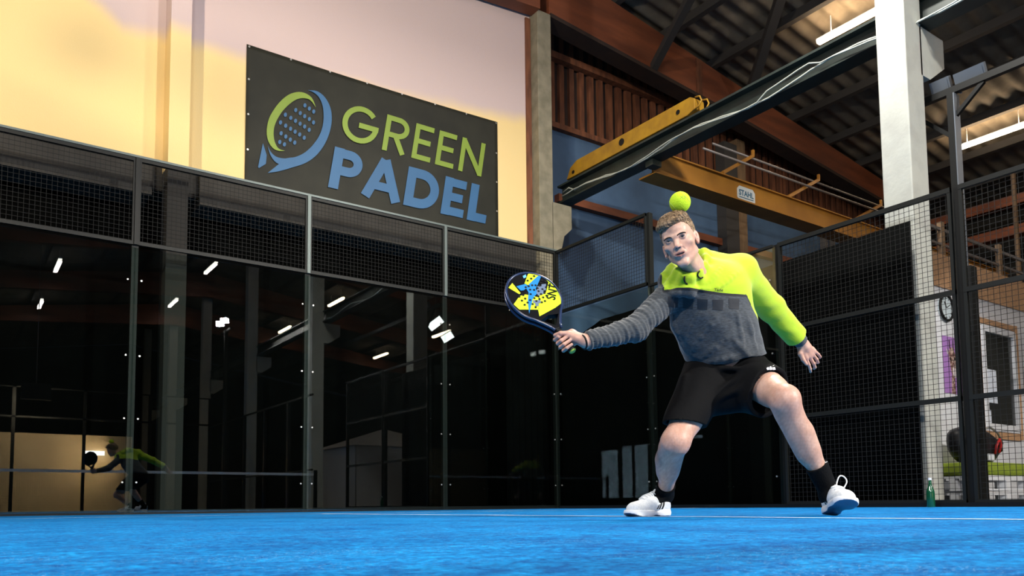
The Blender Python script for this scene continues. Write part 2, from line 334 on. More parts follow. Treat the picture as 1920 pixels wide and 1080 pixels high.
# side, far and hidden walls of the hall
m = MB().box((14, -40, 0), (14.3, 1.6, 8)); tag(m.build('wall_right', K['concrete_dark']), 'dark right side wall of the hall', kind='structure')
m = MB().box((-14.3, -40, 0), (-14, 1.6, 8)); tag(m.build('wall_left', K['concrete_dark']), 'dark left side wall of the hall', kind='structure')
m = MB().prism([(-14, -40, 0), (14, -40, 0), (14, -40, 7.3), (.5, -40, 9.4), (-14, -40, 7.3)], (0, .3, 0)); tag(m.build('wall_far', K['concrete_dark'], fixn=True), 'dark far end wall behind the camera', kind='structure')
# columns with corbels, runway beam on them
def column(y, m_, lab, cat='column', group=None, x0=0.27, sc=1):
    t = empty('concrete_column', (x0, y, 0), lab, cat, group)
    MB().box((x0, y-.31, 0), (x0+.34, y, RZ(.5)-.1)).build('shaft', m_, t, bevel=.012)
    MB().prism([(x0+.30, y-.31, 4.52), (x0+.48, y-.31, 4.52), (x0+.80, y-.31, 4.74), (x0+.80, y-.31, 5.06), (x0+.30, y-.31, 5.06)], (0, .31, 0)).build('corbel', m_, t, fixn=True)
    return t
t = empty('concrete_column', (0.0, 0.38, 0), 'weathered concrete column at the back corner with a corbel under the runway beam', 'column')
MB().box((0.0, 0.38, 0), (0.28, 0.70, 8.18)).build('shaft', K['concrete'], t, bevel=.012)
MB().prism([(0.26, 0.38, 4.15), (0.42, 0.38, 4.15), (0.50, 0.38, 4.45), (0.66, 0.38, 4.6), (0.66, 0.38, 4.98), (0.26, 0.38, 4.98)], (0, .3, 0)).build('corbel', K['concrete'], t, fixn=True)
column(-5.16, K['concrete_pale'], 'bright pale concrete column beyond the mesh side fence, carrying the runway beam')
for k in range(2, 7): column(-5.16-5.72*(k-1), K['concrete_pale'], 'concrete column with corbel down the hall behind the camera, %s after the pale one' % ['next', 'second', 'third', 'fourth', 'fifth'][k-2])
m = MB().box((-0.10, 0.565, 4.1), (-0.005, 0.598, 8.10)); tag(m.build('door_jamb_timber', K['board']), 'narrow dark timber strip between plaster wall and back column', 'timber strip')
bpy.data.objects['door_jamb_timber'].name = 'timber_strip'
rb = empty('runway_beam', (0.62, 0.6, 5.08), 'long dark green steel crane runway beam running from the back column past the pale column', 'steel beam')
m = MB().box((0.56, -33, 5.08), (0.80, 0.62, 5.11)).box((0.56, -33, 5.36), (0.80, 0.62, 5.39)).box((0.665, -33, 5.10), (0.695, 0.62, 5.37)); m.build('beam_profile', K['steel_dark'], rb)
MB().box((0.655, -33, 5.39), (0.705, 0.62, 5.43)).build('rail', K['rod'], rb)
MB().box((0.6, -1.55, 4.99), (0.78, -1.40, 5.09)).build('splice_plate', K['steel_dark'], rb)
pts = []; rr = random.Random(3)
for i in range(74):
    y = 0.45-i*0.15; pts.append((0.545, y, 5.13+0.055*math.sin(i*.42)+rr.uniform(-.008, .008)+(.10 if i < 2 else 0)))
tag(MB().tube(pts, 0.011, 6).build('power_cable', K['cable'], smooth=True), 'upper pale grey cable slung along the runway beam, against its side', 'cable')
pts = [(0.515, 0.45-i*0.15, 5.12+0.05*math.sin(i*.42+.5)+rr.uniform(-.006, .006)+(.07 if 26 < i < 32 else 0)) for i in range(74)]
tag(MB().tube(pts, 0.009, 6).build('power_cable', K['cable'], smooth=True), 'lower pale grey cable slung along the runway beam, the outer of the two', 'cable')
# crane: end carriage on the rail, bridge girder with label, cable rods
cr = empty('crane_carriage', (0.68, -1.0, 5.43), 'yellow crane end carriage with round holes sitting on the runway beam', 'crane carriage')
m = MB().prism([(0.58, 0.40, 5.43), (0.58, 0.30, 5.60), (0.58, 0.14, 5.67), (0.58, -2.30, 5.67), (0.58, -2.38, 5.62), (0.58, -2.38, 5.47), (0.58, -2.24, 5.43)], (0.2, 0, 0)); m.build('box_beam', K['crane'], cr, fixn=True, bevel=.006)
for y, z, r in ((-.93, 5.56, .055), (.22, 5.50, .028), (-2.08, 5.545, .034)):
    MB().cyl((0.572, y, z), (1, 0, 0), r, .01, 20).build('hole', K['black'], cr)
MB().tube([(0.60, -2.38, 5.64), (0.60, -2.46, 5.62), (0.60, -2.49, 5.55), (0.60, -2.44, 5.49), (0.60, -2.36, 5.47)], 0.012, 6).build('buffer_hoop', K['crane'], cr, smooth=True)
MB().tube([(0.75, -2.38, 5.64), (0.75, -2.46, 5.62), (0.75, -2.49, 5.55), (0.75, -2.44, 5.49), (0.75, -2.36, 5.47)], 0.012, 6).build('buffer_hoop', K['crane'], cr, smooth=True)
gd = empty('crane_girder', (0.8, -1.4, 5.0), 'orange crane bridge girder spanning to the right with a maker plate', 'crane girder')
m = MB().box((0.80, -1.37, 4.98), (12.4, -1.33, 5.31)); m.build('web', K['girder'], gd)
MB().box((0.80, -1.41, 5.30), (12.4, -1.10, 5.32)).build('top_flange', K['girder'], gd)
MB().box((0.80, -1.41, 4.965), (12.4, -1.06, 4.99)).build('bottom_flange', K['girder'], gd)
K['label_white'] = mat('label_white', (0.62, 0.66, 0.66), 0.5); K['label_blue'] = mat('label_blue', (0.03, 0.13, 0.22), 0.5)
c0 = on(1399, 366, 1, -1.375); pl = []
hw, hh, ch = .225, .125, .055
for a, b in ((-hw+ch, hh), (hw-ch, hh), (hw, hh-ch), (hw, -hh+ch*.3), (hw-ch*.4, -hh), (-hw+ch, -hh), (-hw, -hh+ch), (-hw, hh-ch)): pl.append((c0[0]+a, -1.378, c0[2]+b))
lb = MB().prism(pl, (0, .006, 0)).build('maker_plate', K['label_white'], gd, fixn=True)
v_, f_ = text_mesh('STAHL', .14, width=.37, bold=.004, depth=.001); v_ = [Vector((v.x, v.y*1.05, v.z)) for v in v_]; v_ = place(v_, (c0[0], -1.3795, c0[2]+.018), (1, 0, 0), (0, 0, 1))
MB().add(v_, f_).box((c0[0]-.18, -1.381, c0[2]-.066), (c0[0]+.18, -1.379, c0[2]-.052)).build('plate_lettering', K['label_blue'], gd)
for i, (dy, z, y0) in enumerate(((-.05, 5.43, -1.25), (.1, 5.55, -1.1))):
    a = on(1318+18*i, 278-9*i, 1, y0); b = on(1652, 397-10*i, 1, y0); zz = (a[2]+b[2])/2
    tag(MB().tube([(a[0], y0, a[2]), (b[0]+1.5, y0, b[2])], .019, 8).build('crane_guide_rod', K['rod'], smooth=True), ('lower' if i == 0 else 'upper')+' thin grey rod running above the orange crane girder', 'rod')
for px, py in ((1400, 300), (1523, 345), (1640, 392)):
    p = on(px+12, py-8, 1, -1.1); q = on(px-45, py+24, 1, -1.3)
    tag(MB().bar(p, q, .05).bar(p, p+np.array([0, 0, .1]), .04).build('rod_bracket', K['girder']), {1400: 'orange bracket holding the two crane rods, nearest the timber post', 1523: 'orange bracket holding the two crane rods, middle one', 1640: 'orange bracket holding the two crane rods, nearest the pale column'}[px], 'bracket')
# eaves beams far right
for z, lab in ((6.75, 'upper'), (6.05, 'lower')):
    tag(MB().box((11.9, -12, z), (12.15, 1, z+.22)).build('eaves_beam', K['glulam']), lab+' red timber eaves beam at the far right under the roof', 'beam')
# tube lamps
def tube_lamp(X, Y, z, lab, grp=None):
    t = empty('tube_lamp', (X, Y, z), lab, 'lamp', grp)
    MB().box((X-.035, Y-.78, z+.0), (X+.035, Y+.78, z+.04)).bar((X, Y-.5, z+.04), (X, Y-.5, RZ(X)+.05), .012).bar((X, Y+.5, z+.04), (X, Y+.5, RZ(X)+.05), .012).build('housing', K['white'], t)
    MB().prism([(X-.055, Y-.76, z), (X+.055, Y-.76, z), (X+.045, Y-.76, z-.06), (X-.045, Y-.76, z-.06)], (0, 1.52, 0)).build('diffuser', K['tube_glow'] if X > 3 else K['tube_glow2'], t, fixn=True)
for X, Y, z in TUBES:
    if (X, Y) == (4.9, -2.3): lab, g = 'glowing tube lamp under the roof left of the pale column', None
    elif (X, Y) == (9.8, -2.3): lab, g = 'glowing tube lamp under the roof at the right edge, beyond the lamp mast', None
    else: lab, g = 'glowing tube lamp, %s under the roof, %s from the back wall' % ({-9.8: 'far left row', -4.9: 'inner left row', 0.0: 'middle row', 4.9: 'inner right row', 9.8: 'far right row'}[X], ORD[int(round((-2.3-Y)/6.0))]), None
    tube_lamp(X, Y, z, lab, g)

hb = empty('added_top_lamp', TOP_FILL, 'added round lamp hung out of view above the right side of the court', 'lamp')
MB().tube([(TOP_FILL[0], TOP_FILL[1], TOP_FILL[2]+.02), (TOP_FILL[0], TOP_FILL[1], TOP_FILL[2]+.22)], [.3, .12], 24).build('shade', K['lamp_body'], hb, smooth=True)
MB().cyl((TOP_FILL[0], TOP_FILL[1], TOP_FILL[2]+.22), (0, 0, 1), .015, RZ(-1.5)-TOP_FILL[2]-.2, 8).build('suspension_rod', K['rod'], hb)
# ---------------------------------------------------------------- black cloths behind glass and fence
def cloth(pts_fn, n, mz, name, lab, thick=.004):
    m = MB(); vs = []
    for i in range(n+1):
        for j in range(mz+1): vs.append(pts_fn(i/n, j/mz))
    m.add(vs, [(i*(mz+1)+j, (i+1)*(mz+1)+j, (i+1)*(mz+1)+j+1, i*(mz+1)+j+1) for i in range(n) for j in range(mz)])
    o = m.build(name, K['curtain'], smooth=True); s = o.modifiers.new('thick', 'SOLIDIFY'); s.thickness = thick
    return tag(o, lab, 'curtain')
cloth(lambda u, v: (-12+11.95*u, 0.98+.005*math.sin(u*150), 0.0+3.95*v), 400, 2, 'black_curtain', 'black curtain hanging behind the back glass wall below the lintel')
cloth(lambda u, v: (0.17+.004*math.sin(u*120), 0.30-5.78*u, 0.0+(2.62+.62*min(1, u*2.2) if u < .45 else 2.86+.0*u)*v if False else (0.0+(2.45+.33*min(1, u/.2)+.12*max(0, (u-.3)))*v)), 240, 3, 'black_curtain', 'black cloth hung outside the side glass and fence up to the pale column')
cloth(lambda u, v: (-0.75+0.93*u, 0.30+.012*math.sin(u*50), 3.0*v), 60, 2, 'corner_curtain', 'short black cloth covering the foot of the back corner column')
# ---------------------------------------------------------------- the court enclosure
def glass_panel(a, b, z1, lab, ax, bolts=True):
    # a,b along the wall; ax=0: wall runs in X at Y=0; ax=1: wall runs in Y at X=0
    def P(s, t, z): return (s, t, z) if ax == 0 else (t, s, z)
    t = empty('court_glass', P((a+b)/2, 0, 0), lab, 'court glass')
    MB().box(P(a+.006, -.006, .02), P(b-.006, .006, z1)).build('pane', K['glass'], t)
    if bolts:
        sgn = 1 if b > a else -1
        for z in (.35, 1.05, 1.75, 2.6):
            for s in (a+.07*sgn, b-.07*sgn): MB().cyl(P(s, -.007, z), (0, -1, 0) if ax == 0 else (-1, 0, 0), .010, .006, 10).build('bolt', K['bolt'], t)
    return t
def wires(m, a, b, z0, z1, ax, r=.0022, off=0.0, step=.05):
    def P(s, t, z): return (s, t, z) if ax == 0 else (t, s, z)
    lo, hi = min(a, b), max(a, b); n = round((hi-lo)/step); 
    for i in range(1, n):
        s = lo+(hi-lo)*i/n; m.box(P(s-r, off-r, z0), P(s+r, off+r, z1))
    k = round((z1-z0)/step)
    for j in range(1, k):
        z = z0+(z1-z0)*j/k; m.box(P(lo, off-r+2*r, z-r), P(hi, off+r+2*r, z+r))
def mesh_panel(a, b, z0, z1, lab, ax, group=None, rails=(), fw=.04, wm='wire', step=.05, side_w=.03):
    def P(s, t, z): return (s, t, z) if ax == 0 else (t, s, z)
    lo, hi = min(a, b)+.022, max(a, b)-.022
    t = empty('mesh_panel', P((a+b)/2, 0, z0), lab, 'court mesh', group)
    m = MB(); wires(m, lo, hi, z0, z1, ax, r=.0018 if ax == 0 else .0017, step=step); m.build('wire_mesh', K[wm], t)
    f = MB()
    for z in (z0+fw/2, z1-fw/2)+tuple(rails): f.box(P(lo, -.02, z-fw/2), P(hi, .02, z+fw/2))
    for s in (lo+side_w/2, hi-side_w/2): f.box(P(s-side_w/2, -.018, z0), P(s+side_w/2, .018, z1))
    f.build('frame', K['frame'], t)
    return t
names = ['at the back corner', 'second from the corner', 'third from the corner', 'fourth from the corner', 'fifth from the corner']
for i in range(5):
    a, b = -2*i, -2*i-2
    glass_panel(a, b, 2.97, 'dark reflecting back wall glass panel, '+names[i], 0)
    mesh_panel(a, b, 3.0, 4.0, 'black wire mesh panel above the back glass, '+names[i], 0, side_w=.02)
tag(MB().box((-10.05, -.03, 4.0), (0.03, .03, 4.025)).build('top_rail', K['post_grey']), 'thin pale steel rail along the top of the back wall mesh', 'rail')
tag(MB().box((-10.05, .012, .0), (-0.04, .05, .05)).build('bottom_rail', K['black']), 'black steel rail along the floor under the back glass', 'rail')
def post(x, y, z1, lab, w=.07, cat='post', mlow='frame', mhigh='post_grey', grp=None, zsplit=3.0, d=.06):
    t = empty('fence_post', (x, y, 0), lab, cat, grp)
    MB().box((x-w/2, y+.008, 0), (x+w/2, y+.008+d, zsplit)).build('lower_post', K[mlow], t)
    if z1 > zsplit: MB().box((x-.02, y-.035, zsplit), (x+.02, y+.03, z1)).build('upper_post', K[mhigh], t)
    return t
for i, lab in enumerate(['at the back corner', 'first left of the corner', 'second left of the corner, below the banner', 'third left of the corner, near the pilaster', 'fourth left of the corner', 'at the left court corner']):
    post(-2*i, 0, 4.0, 'steel post of the back wall, '+lab, mhigh='post_grey' if i in (1, 2) else 'frame')  # light on two upper posts is put into their paler grey
# side wall at X=0
glass_panel(-.02, -2, 2.97, 'side wall glass panel next to the back corner', 1)
glass_panel(-2, -4, 2.97, 'side wall glass panel directly behind the player', 1)
mesh_panel(0, -2, 3.0, 4.0, 'wire mesh panel above the side glass, stepping down at its right end', 1, side_w=.02, wm='wire_side')
tag(MB().box((-.02, -3.98, 2.97), (.02, -2.02, 3.0)).build('glass_top_rail', K['frame']), 'dark rail on top of the lower side glass behind the player', 'rail')
def spost(y, z1, lab, w=.07, m_='frame'):
    tag(MB().box((.022 if y < -3.5 else .008, y-w/2, 0), (.08, y+w/2, z1)).build('fence_post', K[m_]), lab, 'post')
spost(-2, 4.0, 'thin steel post at the step of the side wall left of the player', .05)
spost(-4, 3.0, 'black post between side glass and mesh fence, right of the player', .09, 'black')
spost(-6, 3.0, 'black fence post under the lamp mast', .05, 'black')
spost(-8, 3.0, 'black fence post beyond the right edge', .07, 'black')
mesh_panel(-4.03, -5.985, 0.02, 3.0, 'tall wire mesh fence panel between the player and the lamp mast', 1, rails=(1.0, 2.0), wm='wire_side', fw=.045)
mesh_panel(-6.015, -7.96, 0.02, 3.0, 'tall wire mesh fence panel at the right edge', 1, rails=(1.0, 2.0), wm='wire_side', fw=.045)
tag(MB().box((-.062, -9.9, 0), (-.026, -.08, .04)).build('bottom_rail', K['black']), 'black steel rail along the floor of the side fence', 'rail')
# lamp mast and cross bar with unlit floodlights
lm = empty('lamp_mast', (.80, -5.8, 0), 'dark steel lamp mast with a cross bar rising above the mesh fence', 'lamp mast')
MX = .80; my = on(1800, 345, 0, MX)[1]
MB().box((MX-.06, my, 0), (MX+.06, my+.06, 4.28)).build('pole', K['black'], lm)
MB().box((MX-.055, my-.012, 2.45), (MX+.06, my-.001, 4.28)).build('pole_lit_side', K['lamp_body'], lm)  # thin pale strip: light on this side of the pole, put into colour
MB().box((MX-.06, my-.085, 0), (MX+.07, my-.001, 2.43)).build('pole_foot', K['black'], lm)
MB().box((MX-.03, -9.2, 4.29), (MX+.03, -4.9, 4.36)).build('cross_bar', K['black'], lm)
MB().bar((MX, my+.06, 3.85), (MX, my+.5, 4.29), .04).bar((MX, my-.0, 4.05), (MX, my-.28, 4.29), .04).build('gusset', K['black'], lm)
def floodlight(c, ex, tilt_to, lab, lit, g=None, sx=.42, sy=.28):
    t = empty('floodlight', c, lab, 'floodlight', g)
    n = (Vector(tilt_to)-Vector(c)).normalized(); a = Vector(ex); a = (a-n*a.dot(n)).normalized(); b = n.cross(a); c = Vector(c)
    def Q(x, y, z): return c+a*x+b*y+n*z
    m = MB(); fr = [Q(-sx/2, -sy/2, 0), Q(sx/2, -sy/2, 0), Q(sx/2, sy/2, 0), Q(-sx/2, sy/2, 0)]; m.prism(fr, -n*.05); m.build('housing', K['lamp_body'], t, fixn=True)
    m = MB(); fr = [Q(-sx/2+.02, -sy/2+.02, .002), Q(sx/2-.02, -sy/2+.02, .002), Q(sx/2-.02, sy/2-.02, .002), Q(-sx/2+.02, sy/2-.02, .002)]; m.prism(fr, n*.004)
    m.build('lens', K['lens'] if lit else K['lamp_body'], t, fixn=True)
    m = MB()
    for s in (-.38*sx, .38*sx): m.bar(Q(s, 0, -.05), Q(s, 0, -.05)+Vector((0, 0, -.14)), .02)
    m.build('bracket', K['lamp_body'], t)
    return t
fa = on(1763, 163, 0, MX); fb = on(1818, 143, 0, MX)
floodlight((MX, fa[1], fa[2]), (0, 1, 0), (MX-1.0, fa[1], fa[2]-.45), 'grey unlit floodlight on the cross bar left of the mast', False, sx=.20, sy=.15)
floodlight((MX, fb[1], fb[2]), (0, 1, 0), (MX-1.0, fb[1], fb[2]-.45), 'grey unlit floodlight on the cross bar right of the mast', False, sx=.30, sy=.16)
for i, (p, t_, w, c) in enumerate(FLOODS):
    dx = Vector((0, .26, 0))
    for s in (-1, 1):
        floodlight(Vector(p)+dx*s, (0, 1, 0), t_, 'lit court floodlight '+['by the left fence near the back', 'by the left fence in the far half', 'by the right fence in the far half'][i]+', '+('farther' if s < 0 else 'nearer')+' of the pair', True, None, sx=.26, sy=.17)
    x = p[0]+(-.12 if p[0] < -5 else .12)
    tag(MB().box((x-.05, p[1]-.05, 0), (x+.05, p[1]+.05, p[2]-.26)).bar((x, p[1]-.5, p[2]-.28), (x, p[1]+.5, p[2]-.28), .06).build('floodlight_mast', K['black']), ['mast by the left fence near the back', 'mast by the left fence in the far half', 'mast by the right fence in the far half'][i], 'mast')
# wall washer
t = empty('wall_washer', (-11.5, -8.05, 5.8), 'warm spotlight outside the left edge that lights the plaster wall', 'lamp')
MB().box((-11.75, -8.35, 5.62), (-11.4, -8.12, 5.98)).build('lamp_body', K['black'], t)
MB().box((-11.62, -8.28, 0), (-11.54, -8.2, 5.60)).build('lamp_stand', K['black'], t)
for (hx_, hy_, hz_, sx_, lab) in ((5.2, -12.8, 6.0, .55, 'large lit floodlight hung over the neighbouring bay'), (6.6, -14.4, 6.0, .45, 'smaller lit floodlight hung over the neighbouring bay')):
    o = floodlight((hx_, hy_, hz_), (0, 1, 0), (0, -2, 1), lab, True, sx=sx_, sy=.3)
    MB().cyl((hx_, hy_, hz_+.1), (0, 0, 1), .012, RZ(hx_)-hz_-.1, 6).build('suspension_rod', K['rod'], o)
# net behind the camera, far half of the court, seen only in the glass
nt_ = empty('court_net', (-5, -10.0, 0), 'padel net with white top band crossing the court behind the camera', 'net')
m = MB()
for i in range(251): m.box((-10+.04*i-.0012, -10.0012, 0.02), (-10+.04*i+.0012, -9.9988, .86))
for j in range(21): m.box((-10, -10.0012, .03+.04*j-.0012), (0, -9.9988, .03+.04*j+.0012))
m.build('netting', K['wire'], nt_); MB().box((-10, -10.006, .86), (0, -9.994, .92)).build('top_band', K['white'], nt_)
for x in (-10.05, .05): MB().cyl((x, -10, 0), (0, 0, 1), .05, 1.0, 12).build('post', K['black'], nt_)
ff = empty('far_fence', (-5, -20, 0), 'black posts and rails enclosing the far half of the court behind the camera', 'fence')
for i in range(6): MB().box((-2*i-.05, -20.06, 0), (-2*i+.05, -20, 4)).build('post', K['black'], ff)
for i in range(5): MB().box((-.0, -12-2*i-.06, 0), (.08, -12-2*i+.06, 3)).build('post', K['black'], ff)
for a, b in (((-10, -20.04, 3.0), (0, -20, 3.06)), ((-10, -20.04, 3.96), (0, -20, 4.0)), ((0, -20, 2.95), (.04, -10.15, 3.0)), ((0, -20, 1.0), (.04, -10.15, 1.04))): MB().box(a, b).build('rail', K['black'], ff)
tag(MB().box((-13, -21.9, 0), (-2.25, -21.7, 2.65)).build('low_wall', K['cream']), 'low cream wall behind the far court end, glowing in the glass at the left', 'wall')
t = empty('wall_lamp', (-3.4, -21.6, 2.0), 'small bright lamp on the low cream wall, seen in the glass', 'lamp')
MB().box((-3.75, -21.68, 1.95), (-3.15, -21.62, 2.1)).build('diffuser', K['lens'], t)
area('wall_lamp_beam', (-3.3, -21.25, 2.05), (-3.6, -21.7, 1.85), .5, 200, (1, .75, .45))
area('low_wall_fill', (-5.5, -19.0, 3.6), (-5.0, -21.7, 1.4), 1.0, 300, (1, .8, .55))  # added light that brightens the low wall in the glass; its housing follows
t = empty('added_spotlight', (-5.5, -18.95, 3.7), 'added spotlight hung over the far court end to brighten the low cream wall', 'lamp')
MB().box((-5.9, -18.9, 3.45), (-5.1, -18.7, 3.95)).build('lamp_body', K['black'], t); MB().cyl((-5.5, -18.8, 3.95), (0, 0, 1), .015, RZ(-5.5)-3.95, 6).build('suspension_rod', K['rod'], t)
t = empty('gazebo_tent', (5.5, -17, 0), 'white folding tent beside the far half of the court, seen in the glass', 'tent')
m = MB(); m.box((3.4, -19, 0), (3.42, -15, 2.1)).box((3.4, -15.02, 0), (7.4, -15, 2.1)); m.build('side_wall', K['white'], t)
m = MB(); m.add([(3.3, -19.1, 2.1), (7.5, -19.1, 2.1), (7.5, -14.9, 2.1), (3.3, -14.9, 2.1), (5.4, -17, 2.9)], [(0, 1, 4), (1, 2, 4), (2, 3, 4), (3, 0, 4)]); m.build('canopy', K['white'], t)
# bright daylit windows behind the camera and to the left (seen in reflections)
def window(n, a, b, lab):
    tag(MB().box(a, b).build('window_%d' % n, K['sky_glow']), lab, kind='structure')
window(1, (.85, -39.95, 5.3), (1.85, -39.9, 6.2), 'small daylit window high in the far end wall')
window(2, (7.2, -39.95, 4.05), (9.2, -39.9, 4.4), 'daylit window strip at the right of the far wall')
tag(MB().box((7.0, -39.98, 4.45), (12.5, -39.9, 6.2)).build('blue_wall_panel', K['blue_paint']), 'blue painted panel high on the far end wall', 'wall panel')
for i, (y0, y1, z0, z1) in enumerate([(-12.7, -12.05, .3, 2.3), (-13.4, -12.9, .3, 2.3), (-14.6, -13.7, .3, 2.2), (-9.9, -9.3, 2.35, 2.45), (-11.4, -10.2, 2.35, 2.5)]):
    window(3+i, (-13.98, y0, z0), (-13.95, y1, z1), 'pale window in the left hall wall, seen in the side glass')

# ---------------------------------------------------------------- banner
BY = 0.585
def bp(px, py, dy=0.0): p = on(px, py, 1, BY-.012-dy); return (p[0], p[2])
K['banner'] = mat('banner_vinyl', (0.017, 0.018, 0.014), 0.6, spec=.25, col2=(0.025, 0.026, 0.019), nscale=2.2, bump=0.15, bscale=6)
K['b_green'] = mat('print_green', (0.20, 0.30, 0.035), 0.55, col2=(0.18, 0.27, 0.03), nscale=2); K['b_blue'] = mat('print_blue', (0.028, 0.12, 0.27), 0.55, col2=(0.025, 0.105, 0.24), nscale=2)
bn = empty('banner', (-2.65, BY, 5.1), 'large dark banner on the plaster wall with green and blue padel lettering', 'banner')
m = MB(); nX, nZ = 60, 30; x0, x1, z0, z1 = -4.635, -.675, 4.21, 6.10; vs = []
for i in range(nX+1):
    for j in range(nZ+1):
        u, v = i/nX, j/nZ; zz = z0+(z1-z0)*v+(.05*u if v > .9 else 0)-.02*math.sin(PI*u)*(v > .95)
        vs.append((x0+(x1-x0)*u, BY-.006*math.sin(9*u+3*v)*math.sin(PI*v)*math.sin(PI*u), zz))
m.add(vs, [(i*(nZ+1)+j, (i+1)*(nZ+1)+j, (i+1)*(nZ+1)+j+1, i*(nZ+1)+j+1) for i in range(nX) for j in range(nZ)])
sh = m.build('vinyl_sheet', K['banner'], bn, smooth=True); s_ = sh.modifiers.new('t', 'SOLIDIFY'); s_.thickness = .003
k = 0
for i in range(8):
    for zz in (z1-.03+.05*i/7, ):
        MB().cyl((x0+.03+(x1-x0-.06)*i/7, BY-.009, zz), (0, -1, 0), .014, .004, 10).build('eyelet', K['bolt'], bn)
for i in range(1, 4):
    for xx in (x0+.03, x1-.03): MB().cyl((xx, BY-.009, z0+(z1-z0)*i/4), (0, -1, 0), .014, .004, 10).build('eyelet', K['bolt'], bn)
# lettering drawn as strokes in banner coordinates
SH = .165
STEP = [0]
def thick_line(m, pts, w, z0_, yy, closed=False):
    n = len(pts); L, R = [], []; STEP[0] += 1; yy = yy-.0004*(STEP[0] % 9)
    for i in range(n):
        p = Vector(pts[i]); a = Vector(pts[i-1]) if i > 0 or closed else None; b = Vector(pts[(i+1) % n]) if i < n-1 or closed else None
        d = ((b-p).normalized() if b is not None else Vector((0, 0)))+((p-a).normalized() if a is not None else Vector((0, 0)))
        d.normalize(); nn = Vector((-d.y, d.x)); q = (b-p) if b is not None else (p-a); q.normalize(); cs = max(.35, abs(nn.dot(Vector((-q.y, q.x)))))
        L.append(p+nn*w/2/cs); R.append(p-nn*w/2/cs)
    vs = []
    for a, b in zip(L, R): vs += [(a.x+SH*(a.y-z0_), yy, a.y), (b.x+SH*(b.y-z0_), yy, b.y)]
    m.add(vs, [(2*i, 2*i+1, 2*i+3, 2*i+2) for i in range(n-1)])
def arc(cx, cz, rx, rz, a0, a1, n=28): return [(cx+rx*math.cos(math.radians(a0+(a1-a0)*i/n)), cz+rz*math.sin(math.radians(a0+(a1-a0)*i/n))) for i in range(n+1)]
YB = BY-.014; g = MB(); zb, zt, w = 5.17, 5.72, .078; h = w/2
B = zb+h; T = zt-h; mid = (B+T)/2
thick_line(g, arc(-3.075, mid, .235, (T-B)/2, 42, 358), w, zb, YB); thick_line(g, [(-3.10, mid-.01), (-2.80, mid-.01)], w, zb, YB)
thick_line(g, [(-2.665, zb), (-2.665, zt)], w, zb, YB); thick_line(g, [(-2.665, T), (-2.50, T)]+arc(-2.50, T-.125, .14, .125, 80, -80, 14)+[(-2.50, T-.25), (-2.665, T-.25)], w, zb, YB); thick_line(g, [(-2.53, T-.25), (-2.375, zb)], w, zb, YB)
for ex in (-2.19, -1.79):
    thick_line(g, [(ex, zb), (ex, zt)], w, zb, YB)
    for zz, ll in ((T, .27), (mid+.01, .24), (B, .275)): thick_line(g, [(ex, zz), (ex+ll, zz)], w, zb, YB)
thick_line(g, [(-1.385, zb), (-1.385, zt)], w, zb, YB); thick_line(g, [(-1.385, zt-.03), (-1.04, zb+.03)], w*1.05, zb, YB); thick_line(g, [(-1.04, zb), (-1.04, zt)], w, zb, YB)
g.build('green_lettering', K['b_green'], bn)
g = MB(); zb, zt, w = 4.43, 5.03, .145; h = w/2; B = zb+h; T = zt-h
x = -3.44; thick_line(g, [(x, zb), (x, zt)], w, zb, YB); thick_line(g, [(x, T), (x+.17, T)]+arc(x+.17, T-.125, .135, .125, 75, -75, 12)+[(x+.17, T-.25), (x, T-.25)], w*.92, zb, YB)
thick_line(g, [(-2.96, zb), (-2.735, zt)], w, zb, YB); thick_line(g, [(-2.735, zt), (-2.48, zb)], w, zb, YB); thick_line(g, [(-2.89, zb+.19), (-2.55, zb+.19)], w*.85, zb, YB)
x = -2.29; thick_line(g, [(x, zb), (x, zt)], w, zb, YB); thick_line(g, [(x, T), (x+.17, T)]+arc(x+.17, (T+B)/2, .235, (T-B)/2, 82, -82, 18)+[(x+.17, B), (x, B)], w, zb, YB)
x = -1.665; thick_line(g, [(x, zb), (x, zt)], w, zb, YB)
for zz, ll in ((T, .31), ((T+B)/2, .27), (B, .32)): thick_line(g, [(x, zz), (x+ll, zz)], w*.9, zb, YB)
x = -1.20; thick_line(g, [(x, zb), (x, zt)], w, zb, YB); thick_line(g, [(x, B), (x+.27, B)], w*.95, zb, YB)
g.build('blue_lettering', K['b_blue'], bn)
